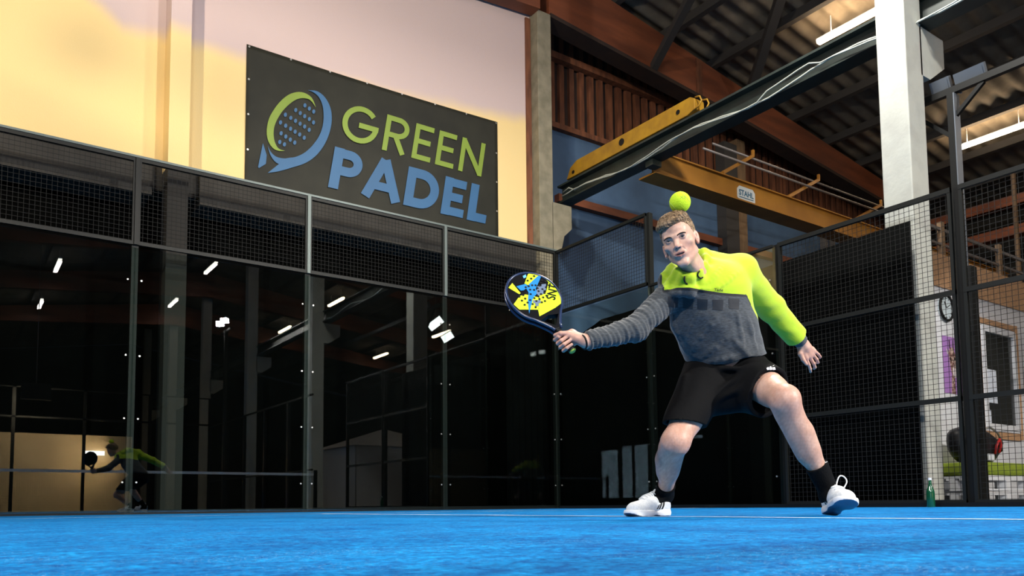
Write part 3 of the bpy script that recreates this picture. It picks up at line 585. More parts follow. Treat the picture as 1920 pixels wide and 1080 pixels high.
# emblem outlines read off the banner: green crescent, blue crescent with handle, dots
def zz8(x, y): return bp(480+x/5.4, 150+y/5.4)
def crescent(outer, inner): return [zz8(*p) for p in outer]+[zz8(*p) for p in inner[::-1]]
def smooth(pl, n=6):
    out = []
    for i in range(len(pl)-1):
        p0 = pl[max(i-1, 0)]; p1 = pl[i]; p2 = pl[i+1]; p3 = pl[min(i+2, len(pl)-1)]
        for k in range(n):
            t = k/n; out.append(tuple(0.5*((2*p1[c])+(-p0[c]+p2[c])*t+(2*p0[c]-5*p1[c]+4*p2[c]-p3[c])*t*t+(-p0[c]+3*p1[c]-3*p2[c]+p3[c])*t**3) for c in (0, 1)))
    return out+[pl[-1]]
def strip(m, A, Bc, yy):
    A, Bc = smooth(A), smooth(Bc); n = 40
    def res(L):
        d = [0]
        for i in range(1, len(L)): d.append(d[-1]+math.dist(L[i], L[i-1]))
        out = []
        for k in range(n+1):
            s = d[-1]*k/n; i = max(1, next((j for j in range(len(d)) if d[j] >= s-1e-9), len(d)-1)); t = (s-d[i-1])/max(1e-9, d[i]-d[i-1]); out.append(tuple(L[i-1][c]+(L[i][c]-L[i-1][c])*t for c in (0, 1)))
        return out
    A, Bc = res(A), res(Bc)
    STEP[0] += 1; yy = yy-.0004*(STEP[0] % 9)
    v0 = []
    for p, q in zip(A, Bc):
        a, b = zz8(*p), zz8(*q); v0 += [(a[0], yy, a[1]), (b[0], yy, b[1])]
    m.add(v0, [(2*i, 2*i+1, 2*i+3, 2*i+2) for i in range(n)])
g = MB(); strip(g, [(606, 280), (570, 190), (510, 140), (430, 122), (330, 150), (230, 235), (140, 370), (108, 500), (120, 610), (170, 690), (230, 718), (295, 716)],
                [(606, 280), (560, 215), (510, 188), (430, 190), (350, 235), (265, 320), (200, 430), (178, 520), (185, 610), (215, 680), (250, 706), (295, 716)], YB)
g.build('green_emblem', K['b_green'], bn)
g = MB(); strip(g, [(525, 104), (620, 115), (700, 180), (755, 290), (765, 420), (735, 560), (670, 690), (580, 790), (480, 850), (370, 885), (230, 925), (118, 942)],
                [(525, 104), (585, 128), (640, 180), (675, 270), (683, 400), (655, 530), (590, 640), (500, 730), (400, 780), (300, 795), (235, 848), (118, 942)], YB)
strip(g, [(118, 665), (150, 730), (200, 775), (260, 793), (330, 795)], [(118, 665), (140, 750), (185, 820), (235, 852), (330, 870)], YB)
pl = [zz8(*p) for p in ((70, 640), (108, 760), (100, 850), (30, 892), (20, 880))]; g.prism([(a, YB, b) for a, b in pl], (0, .003, 0))
for (dx, dy) in [(495,258),(540,290),(584,320),(402,305),(448,336),(493,367),(540,396),(582,430),(297,352),(352,384),(400,414),(446,443),(492,472),(538,505),(248,430),(300,463),(350,494),(396,524),(442,552),(488,585),(254,540),(301,573),(347,604),(392,634),(240,628),(288,652)]:
    ex, ez = zz8(dx, dy); g.prism([(ex+.022*math.cos(t), YB, ez+.030*math.sin(t)+.008*math.cos(t)) for t in [2*PI*i/12 for i in range(12)]], (0, .003, 0))
g.build('blue_emblem', K['b_blue'], bn)

# ---------------------------------------------------------------- office beyond the fence
OY = -4.5
tag(MB().box((2.35, OY, 0), (9, OY+.12, 2.80)).build('wall_office', K['white']), 'white office partition wall beyond the fence', kind='structure')
tag(MB().box((2.30, OY-.02, 2.80), (9, OY+.14, 3.24)).build('trim_3', K['osb']), 'strand board band along the top of the office wall', kind='structure')
tag(MB().box((2.3, OY+.14, 3.1), (9, 0.8, 3.2)).box((2.3, OY+.12, 0), (2.4, .8, 3.1)).build('wall_office_side', K['concrete_dark']), 'dark roof deck and side of the office box', kind='structure')
# window of the office
w0 = on(1836, 622, 1, OY); wx0, wx1, wz0, wz1 = 3.72, 4.72, 1.02, 2.42
t = empty('office_window', (4.2, OY, 1), 'white framed office window with strand board trim and papers taped inside', 'window')
f = MB(); fw = .07
f.box((wx0, OY-.05, wz0), (wx0+fw, OY, wz1)).box((wx1-fw, OY-.05, wz0), (wx1, OY, wz1)).box((wx0+fw, OY-.05, wz0), (wx1-fw, OY, wz0+fw)).box((wx0+fw, OY-.05, wz1-fw), (wx1-fw, OY, wz1))
f.box((wx0-.03, OY-.03, wz0-.03), (wx0, OY, wz1+.03)).box((wx1, OY-.03, wz0-.03), (wx1+.03, OY, wz1+.03)).box((wx0, OY-.03, wz0-.03), (wx1, OY, wz0)).box((wx0, OY-.03, wz1), (wx1, OY, wz1+.03)); f.build('frame', K['white'], t)
K['dark_pane'] = mat('dark_window_pane', (0.03, 0.032, 0.03), 0.08)
MB().box((wx0+fw, OY-.012, wz0+fw), (wx1-fw, OY-.002, wz1-fw)).build('pane', K['dark_pane'], t)
f = MB(); q = .07; f.box((wx0-.03-q, OY-.035, wz0-.12), (wx0-.03, OY, wz1+.12)).box((wx1+.03, OY-.035, wz0-.12), (wx1+.1, OY, wz1+.12)).box((wx0-.03, OY-.035, wz1+.04), (wx1+.03, OY, wz1+.11)).box((wx0-.03, OY-.035, wz0-.13), (wx1+.03, OY, wz0-.04)); f.build('board_trim', K['osb'], t)
K['paper'] = mat('printed_paper', (0.70, 0.76, 0.86), 0.7, col2=(0.35, 0.40, 0.5), nscale=14, contrast=(.58, .7))
tag(MB().box((wx0+.08, OY-.018, 1.38), (wx0+.40, OY-.014, 1.84)).build('paper_sheet', K['paper']), 'printed paper sheet taped to the office window', 'paper')
tag(MB().box((wx0+.09, OY-.018, 1.10), (wx0+.19, OY-.014, 1.28)).build('paper_sheet', K['paper']), 'small paper note at the bottom left of the office window', 'paper')
# clock
c = on(1775, 577, 1, OY-.03); K['clock_face'] = mat('clock_face', (0.62, 0.72, 0.76), 0.4); t = empty('wall_clock', c, 'round wall clock with black rim on the white office wall', 'clock')
R_ = .165; MB().tube([(c[0]+R_*math.cos(a), OY-.03, c[2]+R_*math.sin(a)) for a in [2*PI*i/36 for i in range(36)]], .018, 8, closed=True).build('rim', K['black'], t, smooth=True)
MB().cyl((c[0], OY, c[2]), (0, -1, 0), R_, .025, 36).build('dial', K['clock_face'], t)
MB().bar((c[0], OY-.03, c[2]), (c[0]-.05, OY-.03, c[2]+.075), .012, .004, up=(0, 1, 0)).bar((c[0], OY-.03, c[2]), (c[0]+.095, OY-.03, c[2]+.05), .009, .004, up=(0, 1, 0)).build('hand', K['black'], t)
m = MB()
for i in range(12):
    a = 2*PI*i/12; m.bar((c[0]+.12*math.cos(a), OY-.027, c[2]+.12*math.sin(a)), (c[0]+.14*math.cos(a), OY-.027, c[2]+.14*math.sin(a)), .01, .003, up=(0, 1, 0))
m.build('hour_mark', K['black'], t)
# giraffe poster
K['purple'] = mat('purple_print', (0.40, 0.20, 0.55), 0.6); K['gir1'] = mat('giraffe_tan', (0.55, 0.42, 0.36), 0.6, col2=(0.16, 0.07, 0.06), nscale=28, contrast=(.45, .55)); K['gir2'] = mat('giraffe_pale', (0.72, 0.66, 0.68), 0.6)
t = empty('giraffe_poster', (3.0, OY, 1.4), 'purple poster of a giraffe head on the white office wall', 'poster')
MB().box((2.70, OY-.008, 1.43), (3.20, OY-.002, 2.17)).build('sheet', K['purple'], t)
def pg(pts, dy): return [(2.92+a*.92, OY-dy, 1.43+b) for a, b in pts]
m = MB(); m.prism(pg([(-.05, .0), (.07, 0), (.05, .22), (.0, .30), (-.03, .2)], .010), (0, .002, 0)); m.prism(pg([(-.09, .53), (-.07, .40), (-.03, .27), (.03, .22), (.09, .25), (.10, .36), (.09, .52), (.04, .60), (-.05, .60)], .013), (0, .002, 0)).build('giraffe_head', K['gir1'], t)
m = MB(); m.prism(pg([(.0, .34), (.0, .25), (.06, .21), (.12, .24), (.11, .33)], .016), (0, .002, 0)).prism(pg([(-.09, .53), (-.15, .58), (-.13, .50)], .013), (0, .002, 0)).prism(pg([(.09, .52), (.15, .57), (.12, .48)], .013), (0, .002, 0)); m.build('giraffe_muzzle', K['gir2'], t)
m = MB(); m.prism(pg([(-.06, .59), (-.035, .59), (-.05, .70), (-.07, .70)], .013), (0, .002, 0)).prism(pg([(.03, .59), (.055, .59), (.06, .70), (.04, .70)], .013), (0, .002, 0)).prism(pg([(-.07, .43), (-.03, .43), (-.03, .47), (-.07, .47)], .016), (0, .002, 0)).prism(pg([(.05, .44), (.085, .44), (.085, .48), (.05, .48)], .016), (0, .002, 0)); m.build('giraffe_horns', K['timber_dark'], t)
# pallet bench with cushion and bag
bench = empty('pallet_bench', (4.4, -5.0, 0), 'white painted pallet bench beyond the fence', 'bench')
PX0 = on(1843, 930, 1, -5.2)[0]; m = MB()
for z in (0.0, .17):
    for y in (-5.2, -4.93, -4.66): 
        for x in (PX0, PX0+.6, PX0+1.15): m.box((x, y, z+.02), (x+.13, y+.1, z+.12))
        m.box((PX0, y, z), (PX0+1.28, y+.1, z+.02))
    for y in (-5.2, -5.05, -4.9, -4.75, -4.62): m.box((PX0, y, z+.12), (PX0+1.28, y+.1, z+.145))
m.box((PX0, -5.2, .315), (PX0+1.28, -4.52, .345)); m.build('slats', K['white'], bench)
K['cushion'] = mat('green_fabric', (0.27, 0.36, 0.03), 0.9, col2=(0.22, 0.30, 0.02), nscale=30, bump=.3)
cu_ = MB().box((PX0-.02, -5.22, .345), (PX0+1.3, -4.55, .50)).build('seat_cushion', K['cushion'], bevel=.04); tag(cu_, 'olive green seat cushion on the white pallet bench', 'cushion')
bag = empty('sports_bag', (PX0+.45, -4.95, .5), 'black sports bag with red trim on the green cushion', 'bag')
K['bag'] = mat('black_nylon', (0.012, 0.012, 0.014), .45, bump=.3, bscale=20); K['red'] = mat('red_trim', (0.5, 0.02, 0.02), .5)
bm_ = bmesh.new(); bmesh.ops.create_uvsphere(bm_, u_segments=32, v_segments=20, radius=1)
for v in bm_.verts:
    x, y, z = v.co; s = 1+.06*math.sin(5*x+2*z)*math.cos(4*y); sx = math.copysign(abs(x)**.7, x); v.co = (PX0+.48+sx*.46*s, -4.92+math.copysign(abs(y)**.8, y)*.2*s, .72+z*.235*s-(.10*(x+.3) if z > 0 else 0)); v.co.z = max(v.co.z, .502)
me = bpy.data.meshes.new('bag_body'); bm_.to_mesh(me); bm_.free(); me.materials.append(K['bag']); ob = bpy.data.objects.new('bag_body', me); C.objects.link(ob); ob.parent = bag; me.transform(Matrix.Translation(-Vector(bag.location)))
for p in me.polygons: p.use_smooth = True
MB().tube([(PX0+.52, -5.13, .60), (PX0+.50, -5.16, .70), (PX0+.56, -5.17, .78), (PX0+.62, -5.16, .72), (PX0+.60, -5.14, .62)], .016, 8).build('pull_loop', K['red'], bag, smooth=True)
MB().tube([(PX0+.2, -5.1, .86), (PX0+.4, -5.14, .92), (PX0+.62, -5.13, .86), (PX0+.8, -5.1, .74)], .012, 8).build('zip_piping', K['bolt'], bag, smooth=True)
MB().box((PX0+.28, -5.165, .52), (PX0+.42, -5.15, .60)).build('patch', K['white'], bag)
# bottle
bl = empty('glass_bottle', (.45, -5.72, -.012), 'green glass bottle standing at the foot of the pale column', 'bottle')
pc = on(1745.5, 941, 1, -5.72); K['bottle'] = mat('green_bottle_glass', (0.004, 0.07, 0.03), .12, spec=.8)
prof = [(0, .0), (.034, .0), (.036, .01), (.036, .14), (.033, .165), (.017, .205), (.0135, .235), (.0135, .262), (0, .262)]
m = MB(); n = 20; vs = []
for r_, z_ in prof:
    for k in range(n): vs.append((pc[0]+r_*math.cos(2*PI*k/n), -5.72+r_*math.sin(2*PI*k/n), -.012+z_))
m.add(vs, [(i*n+k, i*n+(k+1) % n, (i+1)*n+(k+1) % n, (i+1)*n+k) for i in range(len(prof)-1) for k in range(n)]); m.build('bottle_body', K['bottle'], bl, smooth=True)
MB().cyl((pc[0], -5.72, .25), (0, 0, 1), .0155, .022, 14).build('cap', K['white'], bl)
# railing on the office roof
t = empty('roof_railing', (4, OY, 3.2), 'thin timber railing on top of the office beyond the fence', 'railing')
for px, py in ((1873, 512), (1765, 478)):
    p = on(px, py, 1, OY+.1); MB().box((p[0]-.04, OY+.06, 3.24), (p[0]+.04, OY+.12, 3.74)).build('railing_post', K['pale_timber'], t)
MB().box((2.4, OY+.07, 3.62), (9, OY+.1, 3.66)).box((2.4, OY+.07, 3.42), (9, OY+.1, 3.45)).build('handrail', K['rod'], t)
tag(MB().box((on(1905, 360, 1, OY+1)[0]-.03, OY+1, 3.2), (on(1905, 360, 1, OY+1)[0]+.03, OY+1.06, on(1905, 325, 1, OY+1)[2])).build('roof_stake', K['pale_timber']), 'short pale timber stake standing on the office roof at the right edge', 'stake')
# ================================================================ the player
# Body frame: x right, y depth, z up as seen from the front of the player; j() gives joints in it
def j(px, py, d): return np.array([(px-960)/FPX*d, d, (CY-py)/FPX*d])
EB = np.array([RT, FW, UP])                                  # rows
def to_world(P): return CAM + np.asarray(P) @ EB
PBASE = to_world(j(1390, 967, 3.6)); PBASE[2] = 0.0
def sstep(a, b, x): t = np.clip((x-a)/(b-a), 0, 1); return t*t*(3-2*t)
class Field:
    def __init__(s): s.p = []
    def cone(s, a, b, r1, r2, k=.02, op='u', M=None, O=None):
        a, b = np.asarray(a, float), np.asarray(b, float)
        if M is not None: a, b = O+a@M, O+b@M
        c = (a+b)/2; s.p.append(('c', (a, b, r1, r2), k, op, c, np.linalg.norm(b-a)/2+max(r1, r2))); return s
    def ell(s, c, r, k=.02, op='u', M=None, O=None, Rm=None):
        c = np.asarray(c, float); r = np.asarray(r, float); A = np.eye(3) if M is None else M
        if M is not None: c = O+c@M
        if Rm is not None: A = Rm@A
        s.p.append(('e', (c, r, A), k, op, c, r.max())); return s
    def fn(s, f, k, op, c, R): s.p.append(('f', f, k, op, np.asarray(c, float), R)); return s
    def ev(s, P):
        c0 = (P.min(0)+P.max(0))/2; hr = np.linalg.norm(P.max(0)-c0)
        d = np.full(len(P), 1.0); near = 1e9
        for ty, a, k, op, c, R in s.p:
            g = np.linalg.norm(c-c0)-R-hr
            if op == 'u' and g > .06+k*2 and ty != 'f':
                near = min(near, max(g, .05)); continue
            if op != 'u' and g > k+.01 and ty != 'f': continue
            if ty == 'c':
                A, B, r1, r2 = a; ba = B-A; pa = P-A; t = np.clip(pa@ba/max(ba@ba, 1e-12), 0, 1); q = np.linalg.norm(pa-t[:, None]*ba, axis=1)-(r1+(r2-r1)*t)
            elif ty == 'e':
                cc, r, A = a; L = (P-cc)@A.T; k0 = np.linalg.norm(L/r, axis=1); k1 = np.linalg.norm(L/(r*r), axis=1)+1e-9; q = k0*(k0-1)/k1
            else: q = a(P)
            if op == 'u':
                if k <= 1e-6: d = np.minimum(d, q)
                else: h = np.maximum(k-np.abs(d-q), 0)/k; d = np.minimum(d, q)-h*h*k*.25
            elif op == 's':
                if k <= 1e-6: d = np.maximum(d, -q)
                else: h = np.maximum(k-np.abs(d+q), 0)/k; d = np.maximum(d, -q)+h*h*k*.25
            elif op == 'i': d = np.maximum(d, q)
            elif op == 'd': d = d+q
        return np.minimum(d, near)
def axis_grid(lo, hi, step, fine=()):
    xs = [lo]
    while xs[-1] < hi:
        x = xs[-1]; st = step
        for a, b, s_ in fine:
            if a <= x <= b: st = min(st, s_)
            elif x < a: st = min(st, max(s_, (a-x)*.35+s_))
            elif x > b: st = min(st, s_+(x-b)*.35)
        xs.append(x+st)
    return np.array(xs)
def surface_nets(ev, X, Y, Z, B=14, warp=1.35):
    nx, ny, nz = len(X)-1, len(Y)-1, len(Z)-1
    keys, verts, quads = [], [], []
    def key(i, jj, k): return (i*(ny+2)+jj)*(nz+2)+k
    blocks = [(i, q, k) for i in range(0, nx, B) for q in range(0, ny, B) for k in range(0, nz, B)]
    for (i0, j0, k0) in blocks:
        i1, j1, k1 = min(i0+B, nx), min(j0+B, ny), min(k0+B, nz)
        a = np.array([X[i0], Y[j0], Z[k0]]); b = np.array([X[i1], Y[j1], Z[k1]]); c = (a+b)/2; hd = np.linalg.norm(b-a)/2
        v = ev(np.array([c, c+1e-6]))[0]
        if abs(v) > hd*warp+.012: continue
        gx, gy, gz = X[i0:i1+1], Y[j0:j1+1], Z[k0:k1+1]
        G = np.stack(np.meshgrid(gx, gy, gz, indexing='ij'), -1); sh = G.shape[:3]
        D = ev(G.reshape(-1, 3)).reshape(sh); D = np.where(np.abs(D) < 1e-9, 1e-9, D); Sg = D < 0
        if Sg.all() or not Sg.any(): continue
        n = (sh[0]-1, sh[1]-1, sh[2]-1); acc = np.zeros(n+(3,)); cnt = np.zeros(n)
        for ax in range(3):
            s0 = [slice(None)]*3; s1 = [slice(None)]*3; s0[ax] = slice(0, -1); s1[ax] = slice(1, None); s0, s1 = tuple(s0), tuple(s1)
            d0, d1 = D[s0], D[s1]; cr = (d0 < 0) != (d1 < 0); t = np.where(cr, d0/(d0-d1+1e-30), 0)
            pt = G[s0]+(G[s1]-G[s0])*t[..., None]; o1, o2 = [q for q in range(3) if q != ax]
            for u in (0, 1):
                for w in (0, 1):
                    sl = [slice(None)]*3; sl[o1] = slice(u, u+n[o1]); sl[o2] = slice(w, w+n[o2]); sl = tuple(sl)
                    acc += np.where(cr[sl][..., None], pt[sl], 0); cnt += cr[sl]
            ii, jj, kk = np.nonzero(cr); sg = (d0 < 0)[ii, jj, kk]; ii, jj, kk = ii+i0, jj+j0, kk+k0
            # edges owned by this block only
            own = np.ones(len(ii), bool)
            for q, (ix, hi) in enumerate(((ii, i1), (jj, j1), (kk, k1))):
                if q != ax: own &= (ix < hi)
            ii, jj, kk, sg = ii[own], jj[own], kk[own], sg[own]
            if ax == 0: c4 = [(ii, jj-1, kk-1), (ii, jj, kk-1), (ii, jj, kk), (ii, jj-1, kk)]
            elif ax == 1: c4 = [(ii-1, jj, kk-1), (ii-1, jj, kk), (ii, jj, kk), (ii, jj, kk-1)]
            else: c4 = [(ii-1, jj-1, kk), (ii, jj-1, kk), (ii, jj, kk), (ii-1, jj, kk)]
            Q = np.stack([key(*c_) for c_ in c4], 1) if len(ii) else np.zeros((0, 4), int)
            Q = np.where(sg[:, None], Q, Q[:, ::-1]); quads.append(Q)
        act = cnt > 0; I, J, Kk = np.nonzero(act)
        keys.append(key(I+i0, J+j0, Kk+k0)); verts.append(acc[act]/cnt[act][:, None])
    keys = np.concatenate(keys); verts = np.concatenate(verts); quads = np.concatenate(quads)
    o = np.argsort(keys); keys, verts = keys[o], verts[o]
    idx = np.searchsorted(keys, quads); idx = np.clip(idx, 0, len(keys)-1); ok = (keys[idx] == quads).all(1)
    return verts, idx[ok]
def mk(name, V, Q, mats, parent, world=True, origin=None):
    Wd = to_world(V) if world else V; o0 = PBASE if origin is None else origin
    me = bpy.data.meshes.new(name); me.vertices.add(len(Wd)); me.vertices.foreach_set('co', (Wd-o0).astype(np.float32).ravel())
    nq = len(Q); me.loops.add(nq*4); me.loops.foreach_set('vertex_index', Q.astype(np.int32).ravel()); me.polygons.add(nq)
    me.polygons.foreach_set('loop_start', np.arange(0, nq*4, 4, dtype=np.int32)); me.polygons.foreach_set('loop_total', np.full(nq, 4, dtype=np.int32))
    me.update(calc_edges=True); me.validate(); me.polygons.foreach_set('use_smooth', np.ones(len(me.polygons), bool))
    for m in (mats if isinstance(mats, (list, tuple)) else [mats]): me.materials.append(m)
    o = bpy.data.objects.new(name, me); C.objects.link(o); o.parent = parent; return o
def attr(o, name, val):
    a = o.data.attributes.new(name, 'FLOAT', 'POINT'); a.data.foreach_set('value', np.asarray(val, np.float32))
def net(F, lo, hi, step, fine=((), (), ())):
    return surface_nets(F.ev, axis_grid(lo[0], hi[0], step, fine[0]), axis_grid(lo[1], hi[1], step, fine[1]), axis_grid(lo[2], hi[2], step, fine[2]))
def bounds(F, pad=.03):
    lo = np.min([c-R for ty, a, k, op, c, R in F.p if op == 'u' and ty != 'f'], 0)-pad; hi = np.max([c+R for ty, a, k, op, c, R in F.p if op == 'u' and ty != 'f'], 0)+pad; return lo, hi
def vnoise(P, s, seed=0):                                    # cheap smooth noise, -1..1
    r = np.random.RandomState(seed); out = 0
    for _ in range(5):
        w = r.normal(size=3); w = w/np.linalg.norm(w)*s*r.uniform(.6, 1.6); out = out+np.sin(P@w+r.uniform(0, 6.28))
    return out/5

player = empty('person', tuple(PBASE), 'person in a yellow and grey hoodie and black shorts lunging low with a racket', 'person')

# joints
O_H = j(1275, 456, 3.42)
T0 = -O_H/np.linalg.norm(O_H); r0 = np.cross(np.array([0, 0, 1.0]), -T0); r0 = np.cross(-T0, np.array([0, 0, 1.0])); r0 /= np.linalg.norm(r0); u0 = np.cross(r0, -T0)
def rotb(A, B, t): return math.cos(t)*A+math.sin(t)*B, -math.sin(t)*A+math.cos(t)*B
hr, hu = rotb(r0, u0, math.radians(18)); hf = T0
hf, hr = rotb(hf, hr, math.radians(-9))
hf, hu = rotb(hf, hu, math.radians(3))
HM = np.array([hr, hf, hu])                                  # rows: right, forward, up
NB = j(1312, 520, 3.55); CH = j(1324, 560, 3.63); PV = j(1362, 690, 3.76)
SR, ER, WR = j(1266, 540, 3.60), j(1190, 617, 3.50), j(1100, 640, 3.42)
SL, EL, WL = j(1388, 516, 3.68), j(1446, 577, 3.86), j(1503, 642, 4.00)
HR_, KR, AR = j(1328, 705, 3.74), j(1267, 828, 3.50), j(1246, 925, 3.84)
HL_, KL, AL = j(1400, 702, 3.74), j(1472, 750, 3.37), j(1556, 925, 3.50)

F = Field()
H = dict(M=HM, O=O_H)
# skull and face
F.ell((0, -.022, .035), (.071, .090, .082), .03, **H)
F.ell((0, .022, -.020), (.0560, .067, .072), .03, **H)
F.ell((0, .052, .052), (.050, .030, .036), .03, **H)                      # forehead
F.cone((-.050, -.004, -.050), (-.010, .064, -.086), .013, .011, .020, **H); F.cone((.050, -.004, -.050), (.010, .064, -.086), .013, .011, .020, **H)
F.ell((0, .067, -.087), (.017, .012, .012), .020, **H)                    # chin
F.ell((-.043, .052, -.008), (.017, .018, .015), .02, **H); F.ell((.043, .052, -.008), (.017, .018, .015), .02, **H)   # cheek bones
F.ell((-.062, .066, -.048), (.012, .022, .022), .026, 's', **H); F.ell((.062, .066, -.048), (.012, .022, .022), .026, 's', **H)
for s in (-1, 1): F.cone((.0165*s, .0905, -.0175), (.0285*s, .0770, -.0420), .0022, .0014, .006, 's', **H)
F.cone((-.040, .071, .033), (-.009, .083, .0285), .0070, .0080, .012, **H); F.cone((.040, .071, .033), (.009, .083, .0285), .0070, .0080, .012, **H)   # brow ridge
F.ell((-.031, .094, .017), (.0135, .014, .0085), .012, 's', **H); F.ell((.031, .094, .017), (.0135, .014, .0085), .012, 's', **H)                    # sockets
F.cone((0, .081, .022), (0, .0995, -.010), .0065, .0092, .010, **H)        # nose
F.ell((-.0112, .089, -.0155), (.0068, .008, .0062), .006, **H); F.ell((.0112, .089, -.0155), (.0068, .008, .0062), .006, **H)
F.ell((0, .0985, -.0130), (.0085, .0075, .0065), .006, **H)
F.ell((-.0050, .0965, -.0205), (.0030, .0035, .0028), .002, 's', **H); F.ell((.0055, .0965, -.0205), (.0030, .0035, .0028), .002, 's', **H)
F.ell((0, .078, -.046), (.024, .012, .014), .016, **H)                      # mouth mound
F.cone((-.0225, .0780, -.0440), (-.003, .0885, -.0400), .0022, .0036, .004, **H); F.cone((.0225, .0780, -.0410), (.003, .0885, -.0400), .0022, .0036, .004, **H)
F.cone((-.0200, .0775, -.0505), (0, .0865, -.0550), .0026, .0044, .004, **H); F.cone((.0200, .0775, -.0490), (0, .0865, -.0550), .0026, .0044, .004, **H)
F.ell((.001, .090, -.0468), (.0195, .012, .0030), .002, 's', **H)
# lids over the eyeballs with an open slit
for s in (-1, 1):
    F.ell((.0305*s, .0685, .0195), (.0145, .0145, .0125), .005, **H)
    F.ell((.0305*s, .086, .0192), (.0108, .012, .0036), .002, 's', **H)
# ears
for s in (-1, 1):
    Re = np.array([[math.cos(.45*s), math.sin(.45*s), 0], [-math.sin(.45*s), math.cos(.45*s), 0], [0, 0, 1]]); ez = -.012 if s < 0 else .002
    F.ell((.0735*s, -.010, ez), (.0056, .0150, .028), .005, Rm=Re, **H)
    F.ell((.0785*s, -.004, ez+.006), (.0058, .0088, .0165), .003, 's', Rm=Re, **H)
    F.cone((.0760*s, -.006, ez+.012), (.0750*s, -.004, ez-.010), .0028, .0028, .004, **H)
    F.ell((.073*s, -.002, ez-.024), (.0055, .007, .008), .006, **H)
# neck and trapezius
NK = O_H+np.array([0, -.028, -.050])@HM
F.cone(NK, NB+np.array([0, .015, 0]), .050, .057, .03)
F.cone(O_H+np.array([.012, .020, -.085])@HM, NB+np.array([-.006, -.035, .004]), .018, .024, .03)
F.cone(NB+np.array([0, .03, -.03]), SR, .05, .05, .05); F.cone(NB+np.array([0, .03, -.03]), SL, .05, .05, .05)
F.ell(CH, (.155, .10, .13), .06); F.cone(CH, PV, .115, .115, .06); F.ell(PV, (.145, .105, .10), .05)
# arms
F.cone(SR, ER, .052, .040, .03); F.cone(ER, WR, .040, .0265, .02)
F.cone(SL, EL, .052, .040, .03); F.cone(EL, WL, .040, .0270, .02)
# legs: thigh, knee cap, shin, calf muscle, ankle
def leg(Hp, Kn, An, back, side, cf=0.0):
    F.cone(Hp, Kn, .088, .058, .04)
    F.cone(Hp+back*.01+side*.015, (Hp+Kn*2)/3, .082, .058, .04)
    F.ell(Kn-back*.008, (.040, .036, .046), .05)
    F.cone(Kn+back*.006, An, .053, .034, .03)
    ca = Kn*.66+An*.34
    F.cone(Kn*.86+An*.14+back*.022+side*(.004+cf), Kn*.45+An*.55+back*.020+side*cf, .044, .034, .05)
    F.cone(ca+back*.012+side*(.018+cf), Kn*.5+An*.5+back*.01+side*.008, .034, .028, .05)
    F.ell(An+side*.017, (.012, .014, .016), .012); F.ell(An-side*.016, (.012, .014, .016), .012)
leg(HR_, KR, AR, np.array([-.35, .85, .1]), np.array([-1, 0, 0.]), .004)
leg(HL_, KL, AL, np.array([-.55, .75, -.35]), np.array([1, 0, 0.2]))
# feet inside the shoes
RF_dir = np.array([-.80, -.60, 0]); RF_dir /= np.linalg.norm(RF_dir)
LF_dir = np.array([-.11, -.99, .10]); LF_dir /= np.linalg.norm(LF_dir)
F.cone(AR, AR+RF_dir*.06+np.array([0, 0, -.040]), .033, .025, .02); F.cone(AL, AL+LF_dir*.06+np.array([0, 0, -.040]), .033, .025, .02)

# --- racket frame (needed by the grip)
BUTT = j(1073, 657, 3.42); aim = j(1004, 553, 3.42)-BUTT; aim /= np.linalg.norm(aim)
RA = aim*math.cos(math.radians(22))+np.array([0, 1, 0])*math.sin(math.radians(22))      # along the handle to the tip
bi = np.cross(RA, np.array([0, -1.0, 0])); bi /= np.linalg.norm(bi)
bi = bi if bi[0] > 0 else -bi
RN = np.cross(RA, bi); RN = RN if RN[1] < 0 else -RN                                      # face normal, to the viewer
RB = bi*math.cos(math.radians(24))-RN*math.sin(math.radians(24)); RNn = RN*math.cos(math.radians(24))+bi*math.sin(math.radians(24)); RN = RNn

# --- right hand wrapped round the handle
GC = BUTT+RA*.052                                            # grip centre
HK = []
def around(sv, th, r): return GC+RA*sv+(bi*math.cos(th)-np.array([0, 1, 0])*math.sin(th))*r
D2 = math.radians
F.cone(WR, GC+bi*.036+RA*.004, .027, .026, .02)
F.ell(GC+bi*.034+np.array([0, .012, 0])+RA*.002, (.026, .022, .036), .016)
for i, (sv, r1, tip, ln) in enumerate([(.036, .0092, 62, 1.0), (.014, .0096, 52, 1.04), (-.008, .0092, 56, 1.0), (-.029, .0080, 72, .9)]):
    rr_ = .030
    A0 = around(sv*.9, D2(-35), rr_+.010); A1 = around(sv, D2(-95), rr_+.003); A2 = around(sv*1.02, D2(-178), rr_+.001); A3 = around(sv*1.02, D2(-238), rr_); A4 = around(sv*1.0, D2(-(360-tip)), rr_-.001)
    F.cone(A0, A1, r1*1.15, r1*1.1, .012)
    F.cone(A1, A2, r1*1.08, r1, .003); F.cone(A2, A3, r1, r1*.93, .0025); F.cone(A3, A4, r1*.93, r1*.82, .0025)
    HK.append((A0, A1, A2, A3, A4, r1))
# thumb over the front, lying along the top of the grip
T1 = WR*.42+GC*.58+np.array([0, -.018, 0])+bi*.012+RA*.006; T2 = around(.024, D2(42), .034); T3 = around(.044, D2(92), .031); T4 = around(.052, D2(140), .030)
F.cone(WR+np.array([0, -.006, 0])-bi*.01, T1, .017, .0155, .016); F.cone(T1, T2, .0145, .0120, .010); F.cone(T2, T3, .0118, .0105, .003); F.cone(T3, T4, .0105, .0088, .0025)

